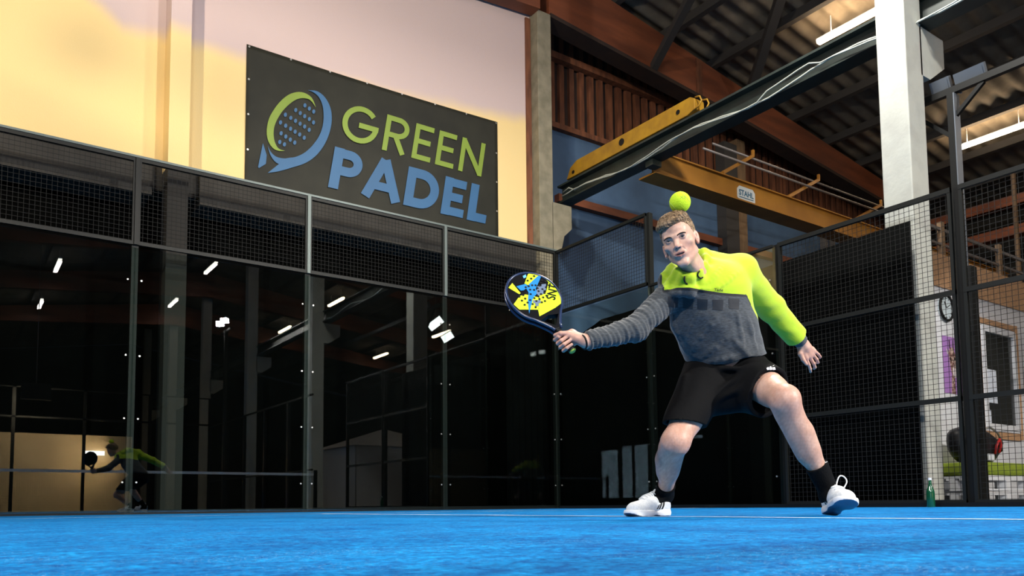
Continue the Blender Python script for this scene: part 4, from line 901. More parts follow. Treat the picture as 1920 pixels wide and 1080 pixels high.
# --- left hand, loose, pointing down and out
fd = j(1538, 690, 4.02)-WL; fd /= np.linalg.norm(fd)         # finger direction
ac = np.cross(fd, np.array([0, -1, 0])); ac /= np.linalg.norm(ac); ac = ac if ac[0] > 0 else -ac   # across, away from the thumb
nb = np.array([0, -1.0, 0])                                   # back of the hand faces the viewer
PM = WL+fd*.045
F.cone(WL, WL+fd*.03, .026, .026, .015)
F.cone(WL+fd*.022-ac*.016, WL+fd*.078-ac*.026, .0155, .0125, .012); F.cone(WL+fd*.022, WL+fd*.084, .017, .0130, .012); F.cone(WL+fd*.022+ac*.014, WL+fd*.078+ac*.022, .015, .012, .012)
for i, (off, ln, c1, c2, spread) in enumerate([(-.029, .040, .25, .40, -.16), (-.010, .044, .50, .75, -.03), (.0095, .041, .62, .85, .10), (.027, .033, .45, .6, .26)]):
    p0 = WL+fd*(.083-.006*abs(i-1.2))+ac*off; dd = fd+ac*spread; dd /= np.linalg.norm(dd); rr_ = [.0088, .0090, .0085, .0075][i]; ang = .12
    HKp = p0-fd*.012; F.cone(HKp, p0, rr_*1.15, rr_*1.1, .008)
    for seg, dl in enumerate((ln, ln*.62, ln*.5)):
        q = p0+(dd*math.cos(ang)-nb*math.sin(ang))*dl; F.cone(p0, q, rr_*(1-.07*seg), rr_*(.93-.09*seg), .0025 if seg else .006); p0 = q; ang += (c1, c2, 0)[seg]
tp = WL+fd*.018-ac*.020; t1 = tp+(fd*.55-ac*.55+nb*.2)*.040; t2 = t1+(fd*.92-ac*.18)*.036; t3 = t2+(fd*1.0+ac*.02)*.028
F.cone(tp, t1, .0150, .0120, .012); F.cone(t1, t2, .0110, .0098, .004); F.cone(t2, t3, .0098, .0080, .003)

lo, hi = bounds(F)
hb_, ht_ = O_H-.14, O_H+.14
fx = ((O_H[0]-.09, O_H[0]+.09, .0016), (GC[0]-.05, WR[0]+.02, .0018), (WL[0]-.02, WL[0]+.14, .0020))
fy = ((O_H[1]-.11, O_H[1]+.04, .0018), )
fz = ((O_H[2]-.12, O_H[2]+.05, .0016), (WR[2]-.06, WR[2]+.06, .0018), (WL[2]-.12, WL[2]+.0, .0022))
V, Q = net(F, lo, hi, .0045, (fx, fy, fz))
LV = (V-O_H)@HM.T
def skin_mat():
    m = mat('skin', (0.56, 0.33, 0.24), 0.48, bump=.12, bscale=90); nt = m.node_tree; b = nt.nodes['Principled BSDF']; L = nt.links.new
    b.inputs['Subsurface Weight'].default_value = 0.12; b.inputs['Subsurface Radius'].default_value = (.012, .005, .003); b.inputs['Subsurface Scale'].default_value = 1.0
    tc = nt.nodes.new('ShaderNodeTexCoord'); n = nt.nodes.new('ShaderNodeTexNoise'); n.inputs['Scale'].default_value = 22; n.inputs['Detail'].default_value = 6; L(tc.outputs['Object'], n.inputs['Vector'])
    r = nt.nodes.new('ShaderNodeValToRGB'); r.color_ramp.elements[0].position = .35; r.color_ramp.elements[1].position = .68; r.color_ramp.elements[0].color = (0.50, 0.285, 0.21, 1); r.color_ramp.elements[1].color = (0.62, 0.39, 0.30, 1); L(n.outputs[0], r.inputs[0])
    cur = r.outputs[0]
    for nm, col in (('red', (0.47, 0.17, 0.13, 1)), ('lip', (0.36, 0.15, 0.12, 1)), ('dark', (0.03, 0.01, 0.01, 1)), ('hairy', (0.30, 0.17, 0.12, 1))):
        a = nt.nodes.new('ShaderNodeAttribute'); a.attribute_name = nm; mx = nt.nodes.new('ShaderNodeMix'); mx.data_type = 'RGBA'; L(a.outputs['Fac'], mx.inputs[0]); L(cur, mx.inputs[6]); mx.inputs[7].default_value = col; cur = mx.outputs[2]
    L(cur, b.inputs['Base Color']); return m
K['skin'] = skin_mat()
body = mk('body', V, Q, K['skin'], player)
x, y, z = LV.T
lip = np.maximum(sstep(.0050, .0025, np.abs(z+.0405+abs(x)*.12))*sstep(.024, .020, np.abs(x)), sstep(.0065, .0040, np.abs(z+.0535-abs(x)*.25))*sstep(.018, .014, np.abs(x)))*(y > .074)
dark = sstep(.0035, .0018, np.abs(z+.0465))*sstep(.0205, .0170, np.abs(x))*sstep(.086, .080, y)*(y > .05)
nost = np.maximum(sstep(.004, .0025, np.hypot(x+.005, z+.0200)), sstep(.004, .0025, np.hypot(x-.0055, z+.0200)))*(y > .085)*(z < -.0185)
inh = (np.abs(x) < .12) & (np.abs(y) < .13) & (np.abs(z) < .15)
attr(body, 'lip', lip*inh); attr(body, 'dark', np.maximum(dark, nost*.8)*inh)
chk = np.exp(-(((np.abs(x)-.036)/.018)**2+((y-.06)/.03)**2+((z+.022)/.018)**2))*.35+np.exp(-((x/.014)**2+((y-.095)/.02)**2+((z+.012)/.012)**2))*.35
ear = sstep(.066, .074, np.abs(x))*(np.abs(z) < .04)*.35
kn = .45*np.exp(-(np.linalg.norm(V-KR, axis=1)/.06)**2)+.45*np.exp(-(np.linalg.norm(V-KL, axis=1)/.06)**2)
hands = .35*np.exp(-(np.linalg.norm(V-GC, axis=1)/.07)**2)+.35*np.exp(-(np.linalg.norm(V-PM-fd*.05, axis=1)/.06)**2)
attr(body, 'red', np.clip((chk+ear)*inh+kn+hands, 0, 1))
def seg_d(P, A, B): ba = B-A; t = np.clip((P-A)@ba/(ba@ba), 0, 1); return np.linalg.norm(P-A-t[:, None]*ba, axis=1)
hy = np.maximum(sstep(.12, .09, seg_d(V, KR, AR)), sstep(.12, .09, seg_d(V, KL, AL)))*np.clip(.20+.25*vnoise(V, 420, 3), 0, .4)
attr(body, 'hairy', hy)

# eyes, brows, lashes
K['eye_white'] = mat('eye_white', (.45, .41, .39), .2); K['iris'] = mat('iris', (.035, .040, .036), .15); K['pupil'] = mat('pupil', (.004, .004, .004), .08); K['brow'] = mat('brow_hair', (.035, .020, .012), .9)
def hp(p): return to_world(O_H+np.asarray(p)@HM)
for s in (-1, 1):
    c = np.array([.0305*s, .0680, .0195]); bm_ = bmesh.new(); bmesh.ops.create_uvsphere(bm_, u_segments=28, v_segments=18, radius=.0128)
    me = bpy.data.meshes.new('eyeball'); bm_.to_mesh(me); bm_.free()
    gz = np.array([.0, 1, -.03]); gz /= np.linalg.norm(gz)
    me.materials.append(K['eye_white']); me.materials.append(K['iris']); me.materials.append(K['pupil'])
    for p in me.polygons:
        d = np.array(p.center)/.0128; a = math.acos(max(-1, min(1, d@gz))); p.material_index = 2 if a < .20 else 1 if a < .50 else 0; p.use_smooth = True
    for v in me.vertices: v.co = Vector(hp(c+np.array(v.co))-PBASE)
    o = bpy.data.objects.new('eyeball', me); C.objects.link(o); o.parent = player
    mb = MB()
    rr2 = random.Random(5+s)
    for q in range(46):
        t = q/45; bx = (.0105+.034*t)*s; bz = .0305+.0070*math.sin(min(1, t*1.1)*PI*.60)-.0055*t*t; L_ = .0080
        b0 = np.array([bx, .0905-.40*(abs(bx)-.01)**1.0*.62, bz-.0025+rr2.uniform(-.0015, .0015)]); b1 = b0+np.array([s*.6*L_, -.0018, L_*.55*(1-t)+.0006])
        mb.tube([hp(b0), hp((b0+b1)/2+np.array([0, .0006, .0002])), hp(b1)], [.0014, .0016, .0004], 4)
    mb.build('eyebrow', K['brow'], player)
    mb = MB(); P_ = []
    for q in range(13):
        t = q/12; ex = (.0305*s)+(-.0118+.0236*t); P_.append(hp((ex, .0680+.0148*math.sqrt(max(.02, 1-((ex-.0305*s)/.0152)**2)), .0205+.0046*math.sin(t*PI))))
    mb.tube(P_, [.0003]+[.0009]*11+[.0003], 6); mb.build('eyelashes', K['brow'], player)

# hair: short textured cap with streaked displacement, plus loose tufts
Fh = Field()
Fh.ell((0, -.026, .042), (.0765, .0945, .083), .01, **H)
Fh.ell((-.004, .030, .098), (.056, .048, .026), .03, **H); Fh.ell((-.022, .055, .088), (.036, .030, .022), .02, **H); Fh.ell((.002, -.01, .108), (.055, .06, .022), .03, **H)
Fh.cone((-.056, .040, .080), (-.024, .080, .087), .015, .012, .015, **H); Fh.cone((-.02, .080, .089), (.03, .070, .092), .010, .008, .015, **H)
def hair_cut(P):
    L = (P-O_H)@HM.T; x, y, z = L.T; n = vnoise(L, 260, 9)*.003
    face = .074-.30*np.maximum(0, np.abs(x)-.028)                     # front hairline height
    cut = np.where(y > .015, (face-z), -1.0)
    side = np.where(y <= .015, np.clip(.012-z, -1, 1)*1.0-.02*sstep(0, -.06, y)*2.2, -1.0)
    side = np.where(y <= .015, (.020-z)+(y+.0)*.75, -1)
    t = sstep(.0, .030, y); return t*(face-z)+(1-t)*((.018-z)+np.minimum(y, 0)*.85)+n
Fh.fn(hair_cut, 0, 'i', O_H, .2)
def hair_disp(P):
    L = (P-O_H)@HM.T; x, y, z = L.T; top = sstep(.055, .10, z); w = x*1.0+y*.35
    return -(np.sin(w*420+7*np.sin(y*60)+z*90)*.0010+np.sin(w*900+y*120)*.0005)*(.35+top)+(1-top)*.002
Fh.fn(hair_disp, 0, 'd', O_H, .2)
V2, Q2 = net(Fh, O_H-.15, O_H+.17, .0024)
K['hair'] = mat('brown_hair', (.07, .040, .020), .5, col2=(.36, .24, .13), nscale=70, stretch=(1, 1, 3), bump=.3, bscale=300, contrast=(.35, .7))
hair = mk('hair', V2, Q2, K['hair'], player)
mb = MB(); rr2 = random.Random(21)
FhT = Fh
def on_hair(u_, v_, lift):
    # a point on the hair surface along a ray from the skull centre, in head coordinates
    c0 = np.array([0, -.02, .03]); dr = np.array([math.sin(u_)*math.cos(v_), math.sin(v_), math.cos(u_)*math.cos(v_)])
    R_ = np.linspace(.05, .13, 60); Pp = O_H+(c0+R_[:, None]*dr)@HM; vv_ = FhT.ev(Pp); k = np.nonzero(vv_ < 0)[0]
    return None if len(k) == 0 else c0+dr*(R_[k[-1]]+lift)
for q in range(900):
    u_ = rr2.uniform(-1.25, 1.15); v_ = rr2.uniform(-.9, 1.05); L_ = rr2.uniform(.16, .34)
    if abs(u_) > .75: L_ *= .45
    P0 = on_hair(u_, v_, -.0015); P1 = on_hair(u_-L_*.55, v_+L_*.28+rr2.uniform(-.04, .04), .0018); P2 = on_hair(u_-L_*.95, v_+L_*.50+rr2.uniform(-.06, .06), rr2.uniform(.0005, .004))
    if P0 is None or P1 is None or P2 is None: continue
    mb.tube([hp(P0), hp(P1), hp(P2)], [.0010, .0011, .0002], 4)
mb.build('hair_tuft', K['hair'], hair)

K['teeth'] = mat('teeth', (.55, .50, .44), .25)
mb = MB(); mb.tube([hp((x_, .0800-18*x_*x_, -.0448-3*x_*x_)) for x_ in np.linspace(-.013, .013, 11)], [.0008]+[.0019]*9+[.0008], 8); mb.build('teeth', K['teeth'], player, smooth=True)
# ---------------------------------------------------------------- hoodie
Fc = Field()
sh_l = SR+np.array([.012, .0, .0]); sh_r = SL+np.array([.0, .0, .006])
Fc.ell(j(1330, 552, 3.62), (.185, .128, .135), .06)
Fc.ell(j(1338, 600, 3.66), (.198, .135, .13), .06)
Fc.ell(j(1352, 645, 3.71), (.190, .138, .11), .06)
Fc.ell(j(1361, 668, 3.74), (.186, .140, .07), .04)
Fc.cone(NB+np.array([-.01, .03, -.05]), sh_l, .085, .066, .05); Fc.cone(NB+np.array([0.03, .03, -.035]), sh_r, .085, .078, .05)
def sleeve(S_, E_, W_, r0, r1, r2, wcut):
    Fc.cone(S_, E_, r0, r1, .022); Fc.cone(E_, W_, r1, r2, .025)
sleeve(sh_l, ER, WR+(WR-ER)*.0, .070, .052, .0385, None)
sleeve(sh_r, EL, EL+(WL-EL)*.93, .078, .062, .053, None)
# hood: collar ring and the bunched hood behind the neck
RING = [(1264, 501, 3.545), (1270, 511, 3.49), (1281, 519, 3.465), (1296, 520, 3.46), (1310, 511, 3.47), (1319, 498, 3.50), (1323, 484, 3.545), (1320, 473, 3.60), (1303, 474, 3.64), (1284, 482, 3.64), (1270, 491, 3.60)]
RP = [j(*q) for q in RING]; nR_ = len(RP)
for q in range(nR_): Fc.cone(RP[q], RP[(q+1) % nR_], .0135, .0135, .012)
for q in range(nR_):
    a = RP[q]; w_ = (a-j(1296, 498, 3.55))*np.array([.45, .15, .3]); b = a+w_+np.array([.010, .042, -.036]); Fc.cone(a, b, .016, .030, .022)
Fc.cone(j(1266, 512, 3.55), j(1256, 530, 3.60), .030, .045, .03)
Fc.cone(j(1326, 487, 3.62), j(1350, 494, 3.67), .034, .034, .025); Fc.cone(j(1306, 486, 3.67), j(1340, 490, 3.70), .034, .036, .03); Fc.cone(j(1276, 500, 3.64), j(1306, 486, 3.68), .028, .034, .03)
Fc.cone(j(1312, 532, 3.585), j(1342, 522, 3.60), .06, .06, .05); Fc.cone(j(1342, 503, 3.66), j(1392, 503, 3.70), .052, .064, .04)
# folds: ridges (u) laid along the cloth
def ridge(p, q, r, k=.022): Fc.cone(p, q, r, r*.7, k)
def on_front(px, py, d0=3.52): return j(px, py, d0)
def surf(px, py, lo=3.30, hi=3.95):
    D = np.linspace(lo, hi, 260); P = np.array([j(px, py, d) for d in D]); v = Fc.ev(P); k = np.argmax(v < 0); return j(px, py, D[k] if v[k] < 0 else hi)
RID = [((1302, 655), (1318, 618), (1352, 582), .010), ((1316, 672), (1340, 648), (1372, 626), .009), ((1300, 681), (1340, 677), (1385, 664), .011), ((1374, 636), (1390, 650), (1408, 672), .008), ((1398, 590), (1408, 625), (1418, 660), .008),
       ((1380, 585), (1388, 615), (1392, 650), .006), ((1262, 590), (1270, 620), (1284, 655), .008), ((1262, 532), (1290, 543), (1330, 541), .007), ((1338, 543), (1362, 530), (1382, 512), .008), ((1326, 532), (1342, 518), (1354, 500), .007), ((1290, 640), (1296, 610), (1312, 585), .006)]
for a, m_, b, r in RID:
    PP = []
    for t in np.linspace(0, 1, 7):
        q_ = ((1-t)**2*a[0]+2*t*(1-t)*m_[0]+t*t*b[0], (1-t)**2*a[1]+2*t*(1-t)*m_[1]+t*t*b[1]); p_ = surf(*q_); PP.append((p_+np.array([0, r*.55, 0])*1.0, r*(.35+.75*math.sin(PI*t))))
    for (p_, r1_), (q_, r2_) in zip(PP, PP[1:]): Fc.fn.__self__.cone(p_, q_, r1_, r2_, .012)
def fold_disp(P):
    n = vnoise(P, 34, 2)*.0035+vnoise(P, 75, 4)*.0016
    sA = np.clip((P-SR)@((WR-SR)/np.linalg.norm(WR-SR)), 0, 1); m = sstep(.115, .085, seg_d(P, SR, ER))+sstep(.09, .06, seg_d(P, ER, WR)); m = np.clip(m, 0, 1)*sstep(SR[0]+.03, SR[0]-.03, P[:, 0])
    w = sA*300+vnoise(P, 60, 8)*2.2
    return n-(np.sin(w)*.0019+np.sin(w*.47+1)*.0016)*m-np.abs(np.sin((P[:, 0]*14+P[:, 2]*26+vnoise(P, 9, 6)*1.2)))*.0045*sstep(CH[2]-.04, CH[2]-.12, P[:, 2])
Fc.fn(fold_disp, 0, 'd', CH, 1)
# openings
NKt = O_H+np.array([0, -.02, -.03])@HM
Fc.cone(j(1303, 528, 3.56), j(1294, 500, 3.54), .046, .060, .008, 's'); Fc.cone(j(1294, 500, 3.54), j(1282, 462, 3.50), .060, .070, .008, 's')
ax_r = (WR-ER)/np.linalg.norm(WR-ER); ax_l = (WL-EL)/np.linalg.norm(WL-EL)
cutR = WR-ax_r*.002; cutL = WL-ax_l*.050
cutLn = ax_l*.9+np.array([.0, 0, 0]); cutLn /= np.linalg.norm(cutLn)
Fc.fn(lambda P: np.where(np.linalg.norm(P-cutR, axis=1) < .14, (P-cutR)@ax_r, -1.0), 0, 'i', cutR, .2)
Fc.fn(lambda P: np.where(np.linalg.norm(P-cutL, axis=1) < .16, (P-cutL)@cutLn, -1.0), 0, 'i', cutL, .2)
hemA, hemB = j(1284, 703, 3.70), j(1438, 664, 3.74); hx = hemB-hemA; hx /= np.linalg.norm(hx); hemn = np.cross(hx, np.array([0, 1, 0])); hemn = hemn if hemn[2] < 0 else -hemn; hemn /= np.linalg.norm(hemn)
Fc.fn(lambda P: (P-hemA)@hemn-.004*np.sin(P[:, 0]*40), 0, 'i', hemA, 2)
Fc.cone(ER*.3+WR*.7, WR+ax_r*.03, .029, .029, .004, 's')
lo, hi = bounds(Fc); V, Q = net(Fc, lo, hi, .0046)
K['hoodie'] = None
def hoodie_mat():
    m = mat('hoodie_fabric', (0.055, 0.065, 0.075), .85); nt = m.node_tree; b = nt.nodes['Principled BSDF']; L = nt.links.new
    b.inputs['Sheen Weight'].default_value = .25
    def at_(n): a = nt.nodes.new('ShaderNodeAttribute'); a.attribute_name = n; return a.outputs['Fac']
    def gt(x, v): q = nt.nodes.new('ShaderNodeMath'); q.operation = 'GREATER_THAN'; L(x, q.inputs[0]); q.inputs[1].default_value = v; return q.outputs[0]
    def mix(f, a, c):
        q = nt.nodes.new('ShaderNodeMix'); q.data_type = 'RGBA'; L(f, q.inputs[0])
        for i, x in ((6, a), (7, c)):
            if isinstance(x, tuple): q.inputs[i].default_value = x
            else: L(x, q.inputs[i])
        return q.outputs[2]
    tc = nt.nodes.new('ShaderNodeTexCoord'); n = nt.nodes.new('ShaderNodeTexNoise'); n.inputs['Scale'].default_value = 60; n.inputs['Detail'].default_value = 5; mp = nt.nodes.new('ShaderNodeMapping'); mp.inputs['Scale'].default_value = (1, 1, 4); L(tc.outputs['Object'], mp.inputs[0]); L(mp.outputs[0], n.inputs['Vector'])
    r = nt.nodes.new('ShaderNodeValToRGB'); r.color_ramp.elements[0].position = .35; r.color_ramp.elements[1].position = .7; r.color_ramp.elements[0].color = (.024, .029, .034, 1); r.color_ramp.elements[1].color = (.064, .073, .081, 1); L(n.outputs[0], r.inputs[0])
    r2 = nt.nodes.new('ShaderNodeValToRGB'); r2.color_ramp.elements[0].color = (.38, .55, .006, 1); r2.color_ramp.elements[1].color = (.46, .65, .010, 1); L(n.outputs[0], r2.inputs[0])
    c = mix(gt(at_('yel'), 0.0), r.outputs[0], r2.outputs[0]); c = mix(gt(at_('pipe'), 0.0), c, (.008, .009, .009, 1)); L(c, b.inputs['Base Color'])
    w = nt.nodes.new('ShaderNodeTexWave'); w.bands_direction = 'Z'; w.inputs['Scale'].default_value = 75; w.inputs['Distortion'].default_value = 1.5; L(tc.outputs['Object'], w.inputs['Vector'])
    bp = nt.nodes.new('ShaderNodeBump'); bp.inputs['Strength'].default_value = .16; bp.inputs['Distance'].default_value = .003; L(w.outputs[0], bp.inputs['Height']); L(bp.outputs[0], b.inputs['Normal']); return m
K['hoodie'] = hoodie_mat()
hood = mk('hoodie', V, Q, K['hoodie'], player)
hood['label'] = 'neon yellow and heather grey hoodie with one grey and one yellow sleeve'
def pt_line(a, b, d=3.55): return j(a[0], a[1], d), j(b[0], b[1], d)
LA, LB = j(1240, 546, 3.55), j(1396, 553, 3.55); lx = (LB-LA)/np.linalg.norm(LB-LA); ln_ = np.array([-lx[2], 0, lx[0]])
vv = (V-LA)@ln_-.004*np.sin(((V-LA)@lx)*18)+.006; uu = V[:, 0]-(LA[0]+.002)+.12*(V[:, 2]-LA[2])*0
B1, B2 = j(1396, 553, 3.55), j(1426, 590, 3.55); bd = (B2-B1)/np.linalg.norm(B2-B1); bn_ = np.array([-bd[2], 0, bd[0]]); bn_ = bn_ if bn_[0] > 0 else -bn_
ww = (V-B1)@bn_
top = np.minimum(vv, uu); yel = np.maximum(top, np.minimum(ww, .5))
attr(hood, 'yel', yel)
pipe = np.where((ww < .004) & (uu > -.004) & (V[:, 2] > LA[2]-.05), .0055-np.abs(vv+.002), -1)
pipe2 = np.where((vv > -.004) & (V[:, 2] < SR[2]+.06), .0030-np.abs(uu), -1)
pipe3 = np.where((ww > -.01) & (V[:, 0] > B1[0]) & (V[:, 0] < B1[0]+.035), .0030-np.abs(ww), -1)
attr(hood, 'pipe', np.maximum(np.maximum(pipe, pipe2), pipe3))

def bvh_of(o):
    me = o.data; return BVHTree.FromPolygons([tuple(Vector(v.co)+Vector(PBASE)) for v in me.vertices], [tuple(p.vertices) for p in me.polygons])
HB = bvh_of(hood)
def hit(bvh, px, py, lift=.0012):
    d = Vector(ray(px, py)).normalized(); loc, nn, i, dist = bvh.ray_cast(Vector(CAM), d)
    if loc is None: return None
    return loc-d*lift
def patch(bvh, quad, name, m_, parent, n=8, lift=.0015, grow=0.0):
    (x0, y0), (x1, y1), (x2, y2), (x3, y3) = quad; vs = []; ok = True
    for i in range(n+1):
        for k in range(n+1):
            u, v = i/n, k/n; px = (1-u)*(1-v)*x0+u*(1-v)*x1+u*v*x2+(1-u)*v*x3; py = (1-u)*(1-v)*y0+u*(1-v)*y1+u*v*y2+(1-u)*v*y3
            h = hit(bvh, px, py, lift)
            if h is None: return None
            vs.append(h)
    mb = MB(); mb.add(vs, [(i*(n+1)+k, (i+1)*(n+1)+k, (i+1)*(n+1)+k+1, i*(n+1)+k+1) for i in range(n) for k in range(n)])
    return mb.build(name, m_, parent, smooth=True)
def wrap_text(bvh, body, c, w, ang, name, m_, parent, bold=.0, lift=.0015, asp=1.0):
    vs, fs = text_mesh(body, 10, width=w, bold=bold, depth=0); out = []
    ca, sa = math.cos(math.radians(ang)), math.sin(math.radians(ang))
    for v in vs:
        px = c[0]+v.x*ca+v.y*asp*sa*1.0; py = c[1]-(v.y*asp*ca)+v.x*sa
        h = hit(bvh, px, py, lift)
        if h is None: return None
        out.append(h)
    return MB().add(out, fs).build(name, m_, parent)
K['panel_print'] = mat('dark_panel_print', (.012, .014, .018), .7); K['black_print'] = mat('black_print', (.01, .01, .01), .6); K['grey_print'] = mat('grey_print', (.16, .22, .03), .6); K['white_print'] = mat('white_print', (.75, .77, .8), .5)
for i, (x_, y_) in enumerate([(1261.5, 566), (1289.5, 568.5), (1316.5, 570), (1346, 571), (1376, 569)]):
    patch(HB, [(x_-9.5, y_-9.5), (x_+10.5, y_-8.5), (x_+9.5, y_+11), (x_-9, y_+9.5)], 'chest_panel', K['panel_print'], hood)
wrap_text(HB, 'Tade', (1347.5, 543.5), 17, 3, 'chest_lettering', K['black_print'], hood, asp=.9)
for i in range(9):
    x_, y_ = 1424+i*3.9, 500+i*5.6
    patch(HB, [(x_-3, y_-1), (x_+2.5, y_-2.5), (x_+3, y_-.2), (x_-2.5, y_+1.4)], 'sleeve_mark', K['grey_print'], hood, n=2)
# drawstrings and eyelets
def cord(pts, name, r, m_):
    P_ = [hit(HB, *p, lift=.004) for p in pts]; P_ = [p for p in P_ if p is not None]
    if len(P_) > 1: MB().tube(P_, r, 8).build(name, m_, hood, smooth=True)
cord([(1284, 518), (1283, 522), (1283, 526), (1285, 530), (1289, 533)], 'drawstring', .0034, K['black'])
cord([(1312, 508), (1309, 511), (1308, 516), (1310, 520), (1314, 522), (1318, 520)], 'drawstring', .0034, K['black'])
# cuffs
K['cuff'] = mat('grey_cuff', (.07, .078, .085), .85, bump=.3, bscale=120)
Fk = Field(); Fk.cone(cutL-ax_l*.012, WL-ax_l*.002, .041, .034, .01); Fk.cone(cutL, WL+ax_l*.05, .0285, .0285, .003, 's'); Fk.fn(lambda P: -np.sin(P@ax_l*900)*.0008, 0, 'd', WL, 1); Fk.fn(lambda P: (P-(WL-ax_l*.004))@ax_l, 0, 'i', WL, 1)
lo, hi = bounds(Fk); V, Q = net(Fk, lo, hi, .003); mk('cuff', V, Q, K['cuff'], hood)
# wrist band on the racket arm
mb = MB(); wb = WR+ax_r*.016; e1 = np.cross(ax_r, [0, 0, 1.]); e1 /= np.linalg.norm(e1); e2 = np.cross(ax_r, e1)
mb.tube([to_world(wb+(e1*math.cos(t)+e2*math.sin(t))*.0300) for t in [2*PI*q/28 for q in range(28)]], .0040, 8, closed=True); tag(mb.build('wristband', K['black'], player, smooth=True))

# ---------------------------------------------------------------- shorts
Fs = Field()
Fs.ell(j(1362, 690, 3.77), (.168, .122, .085), .05); Fs.ell(j(1366, 712, 3.77), (.170, .12, .09), .05)
uR = (KR-HR_)/np.linalg.norm(KR-HR_); uL = (KL-HL_)/np.linalg.norm(KL-HL_)
eR = HR_+uR*np.linalg.norm(KR-HR_)*.75; eL = HL_+uL*np.linalg.norm(KL-HL_)*.62
Fs.cone(HR_, eR+uR*.04, .108, .083, .05); Fs.cone(HR_+np.array([-.01, 0, .02]), eR+np.array([-.000, .01, 0]), .102, .082, .04); Fs.ell(j(1358, 742, 3.70), (.11, .09, .075), .06); Fs.cone(j(1335, 745, 3.68), j(1412, 742, 3.62), .07, .07, .05)
Fs.cone(HL_, eL+uL*.04, .112, .100, .05); Fs.cone(HL_+np.array([.0, 0, -.03]), eL+np.array([-.02, .01, -.045]), .10, .078, .05)
for a, b, r in [((1300, 765, 3.60), (1392, 705, 3.58), .013), ((1330, 755, 3.60), (1412, 718, 3.53), .012), ((1285, 710, 3.63), (1275, 780, 3.52), .013), ((1322, 700, 3.64), (1312, 780, 3.54), .011), ((1350, 690, 3.62), (1425, 692, 3.55), .011)]:
    Fs.cone(j(*a), j(*b), r, r*.8, .025)
Fs.fn(lambda P: vnoise(P, 30, 12)*.004+vnoise(P, 70, 13)*.0018, 0, 'd', PV, 2)
nR = uR*.35+np.array([.04, 0, -1.0]); nR /= np.linalg.norm(nR)
nL = uL*1.0+np.array([.30, -.10, .05]); nL /= np.linalg.norm(nL)
Fs.fn(lambda P: np.where(P[:, 0] < HR_[0]+.09, (P-(eR+nR*.0))@nR, -1), 0, 'i', eR, 2)
Fs.fn(lambda P: np.where((P-HL_)@uL > .05, (P-eL)@nL, -1), 0, 'i', eL, 2)
wA, wB = j(1280, 672, 3.76), j(1440, 645, 3.76); wn = np.cross(wB-wA, [0, 1., 0]); wn = wn if wn[2] > 0 else -wn; wn /= np.linalg.norm(wn); Fs.fn(lambda P: (P-wA)@wn, 0, 'i', wA, 2)
Fs.cone(eR-uR*.05, eR+uR*.12, .074, .078, .006, 's'); Fs.cone(eL-uL*.06, eL+uL*.14, .083, .090, .006, 's')
Fs.cone(eL-uL*.02+np.array([-.015, 0, -.04]), eL+uL*.14+np.array([-.015, 0, -.04]), .068, .070, .006, 's')
lo, hi = bounds(Fs); V, Q = net(Fs, lo, hi, .0046)
K['shorts'] = mat('black_shorts', (.0028, .0029, .0034), .85, spec=.12, bump=.2, bscale=60)
shorts = mk('shorts', V, Q, K['shorts'], player); SB = bvh_of(shorts)
for i, (x0_, h_) in enumerate([(1437, 3), (1442.5, 5.5), (1448, 8)]):
    patch(SB, [(x0_, 692-h_*.7), (x0_+3.6, 690-h_*.7), (x0_+6.5, 693), (x0_+1.5, 694)], 'side_stripe', K['white_print'], shorts, n=2, lift=.003)

# ---------------------------------------------------------------- socks and shoes
K['sock'] = mat('black_sock', (.0035, .0038, .0042), .9, spec=.1, bump=.3, bscale=150)
def sock(Kn, An, name, t0, lab, dirv):
    top = An+(Kn-An)*t0; u = (Kn-An)/np.linalg.norm(Kn-An); f = Field(); rt_ = .046 if t0 < .2 else .050; f.cone(top+u*.02, An, rt_, .0405, .01); f.cone(An, An+dirv*.07+np.array([0, 0, -.03]), .0405, .034, .02); f.ell(An+np.array([.0, .008, -.015]), (.041, .042, .045), .02)
    f.fn(lambda P: (P-top)@u, 0, 'i', top, 1); f.fn(lambda P: vnoise(P, 60, 5)*.001, 0, 'd', top, 1)
    lo, hi = bounds(f); V, Q = net(f, lo, hi, .0036); return mk(name, V, Q, K['sock'], player)
sk1 = sock(KR, AR, 'sock', .17, '', RF_dir); sk2 = sock(KL, AL, 'sock', .31, '', LF_dir)
B_ = bvh_of(sk2)
for c_, w_ in (((1518, 879), 5), ((1548, 866), 6)):
    P_ = [hit(B_, c_[0]+dx*w_/2, c_[1]+dy, .002) for dx, dy in ((-1, -2), (0, 1.6), (1, -.6))]; P_ = [p for p in P_ if p is not None]
    if len(P_) > 2: MB().tube(P_, .0018, 6).build('sock_mark', K['white_print'], sk2)
K['shoe'] = mat('white_knit', (.72, .74, .76), .6, col2=(.60, .63, .66), nscale=120, bump=.3, bscale=220); K['sole'] = mat('white_rubber', (.74, .75, .78), .4); K['tread'] = mat('grey_tread', (.14, .17, .25), .5); K['lace'] = mat('white_lace', (.75, .77, .78), .7)
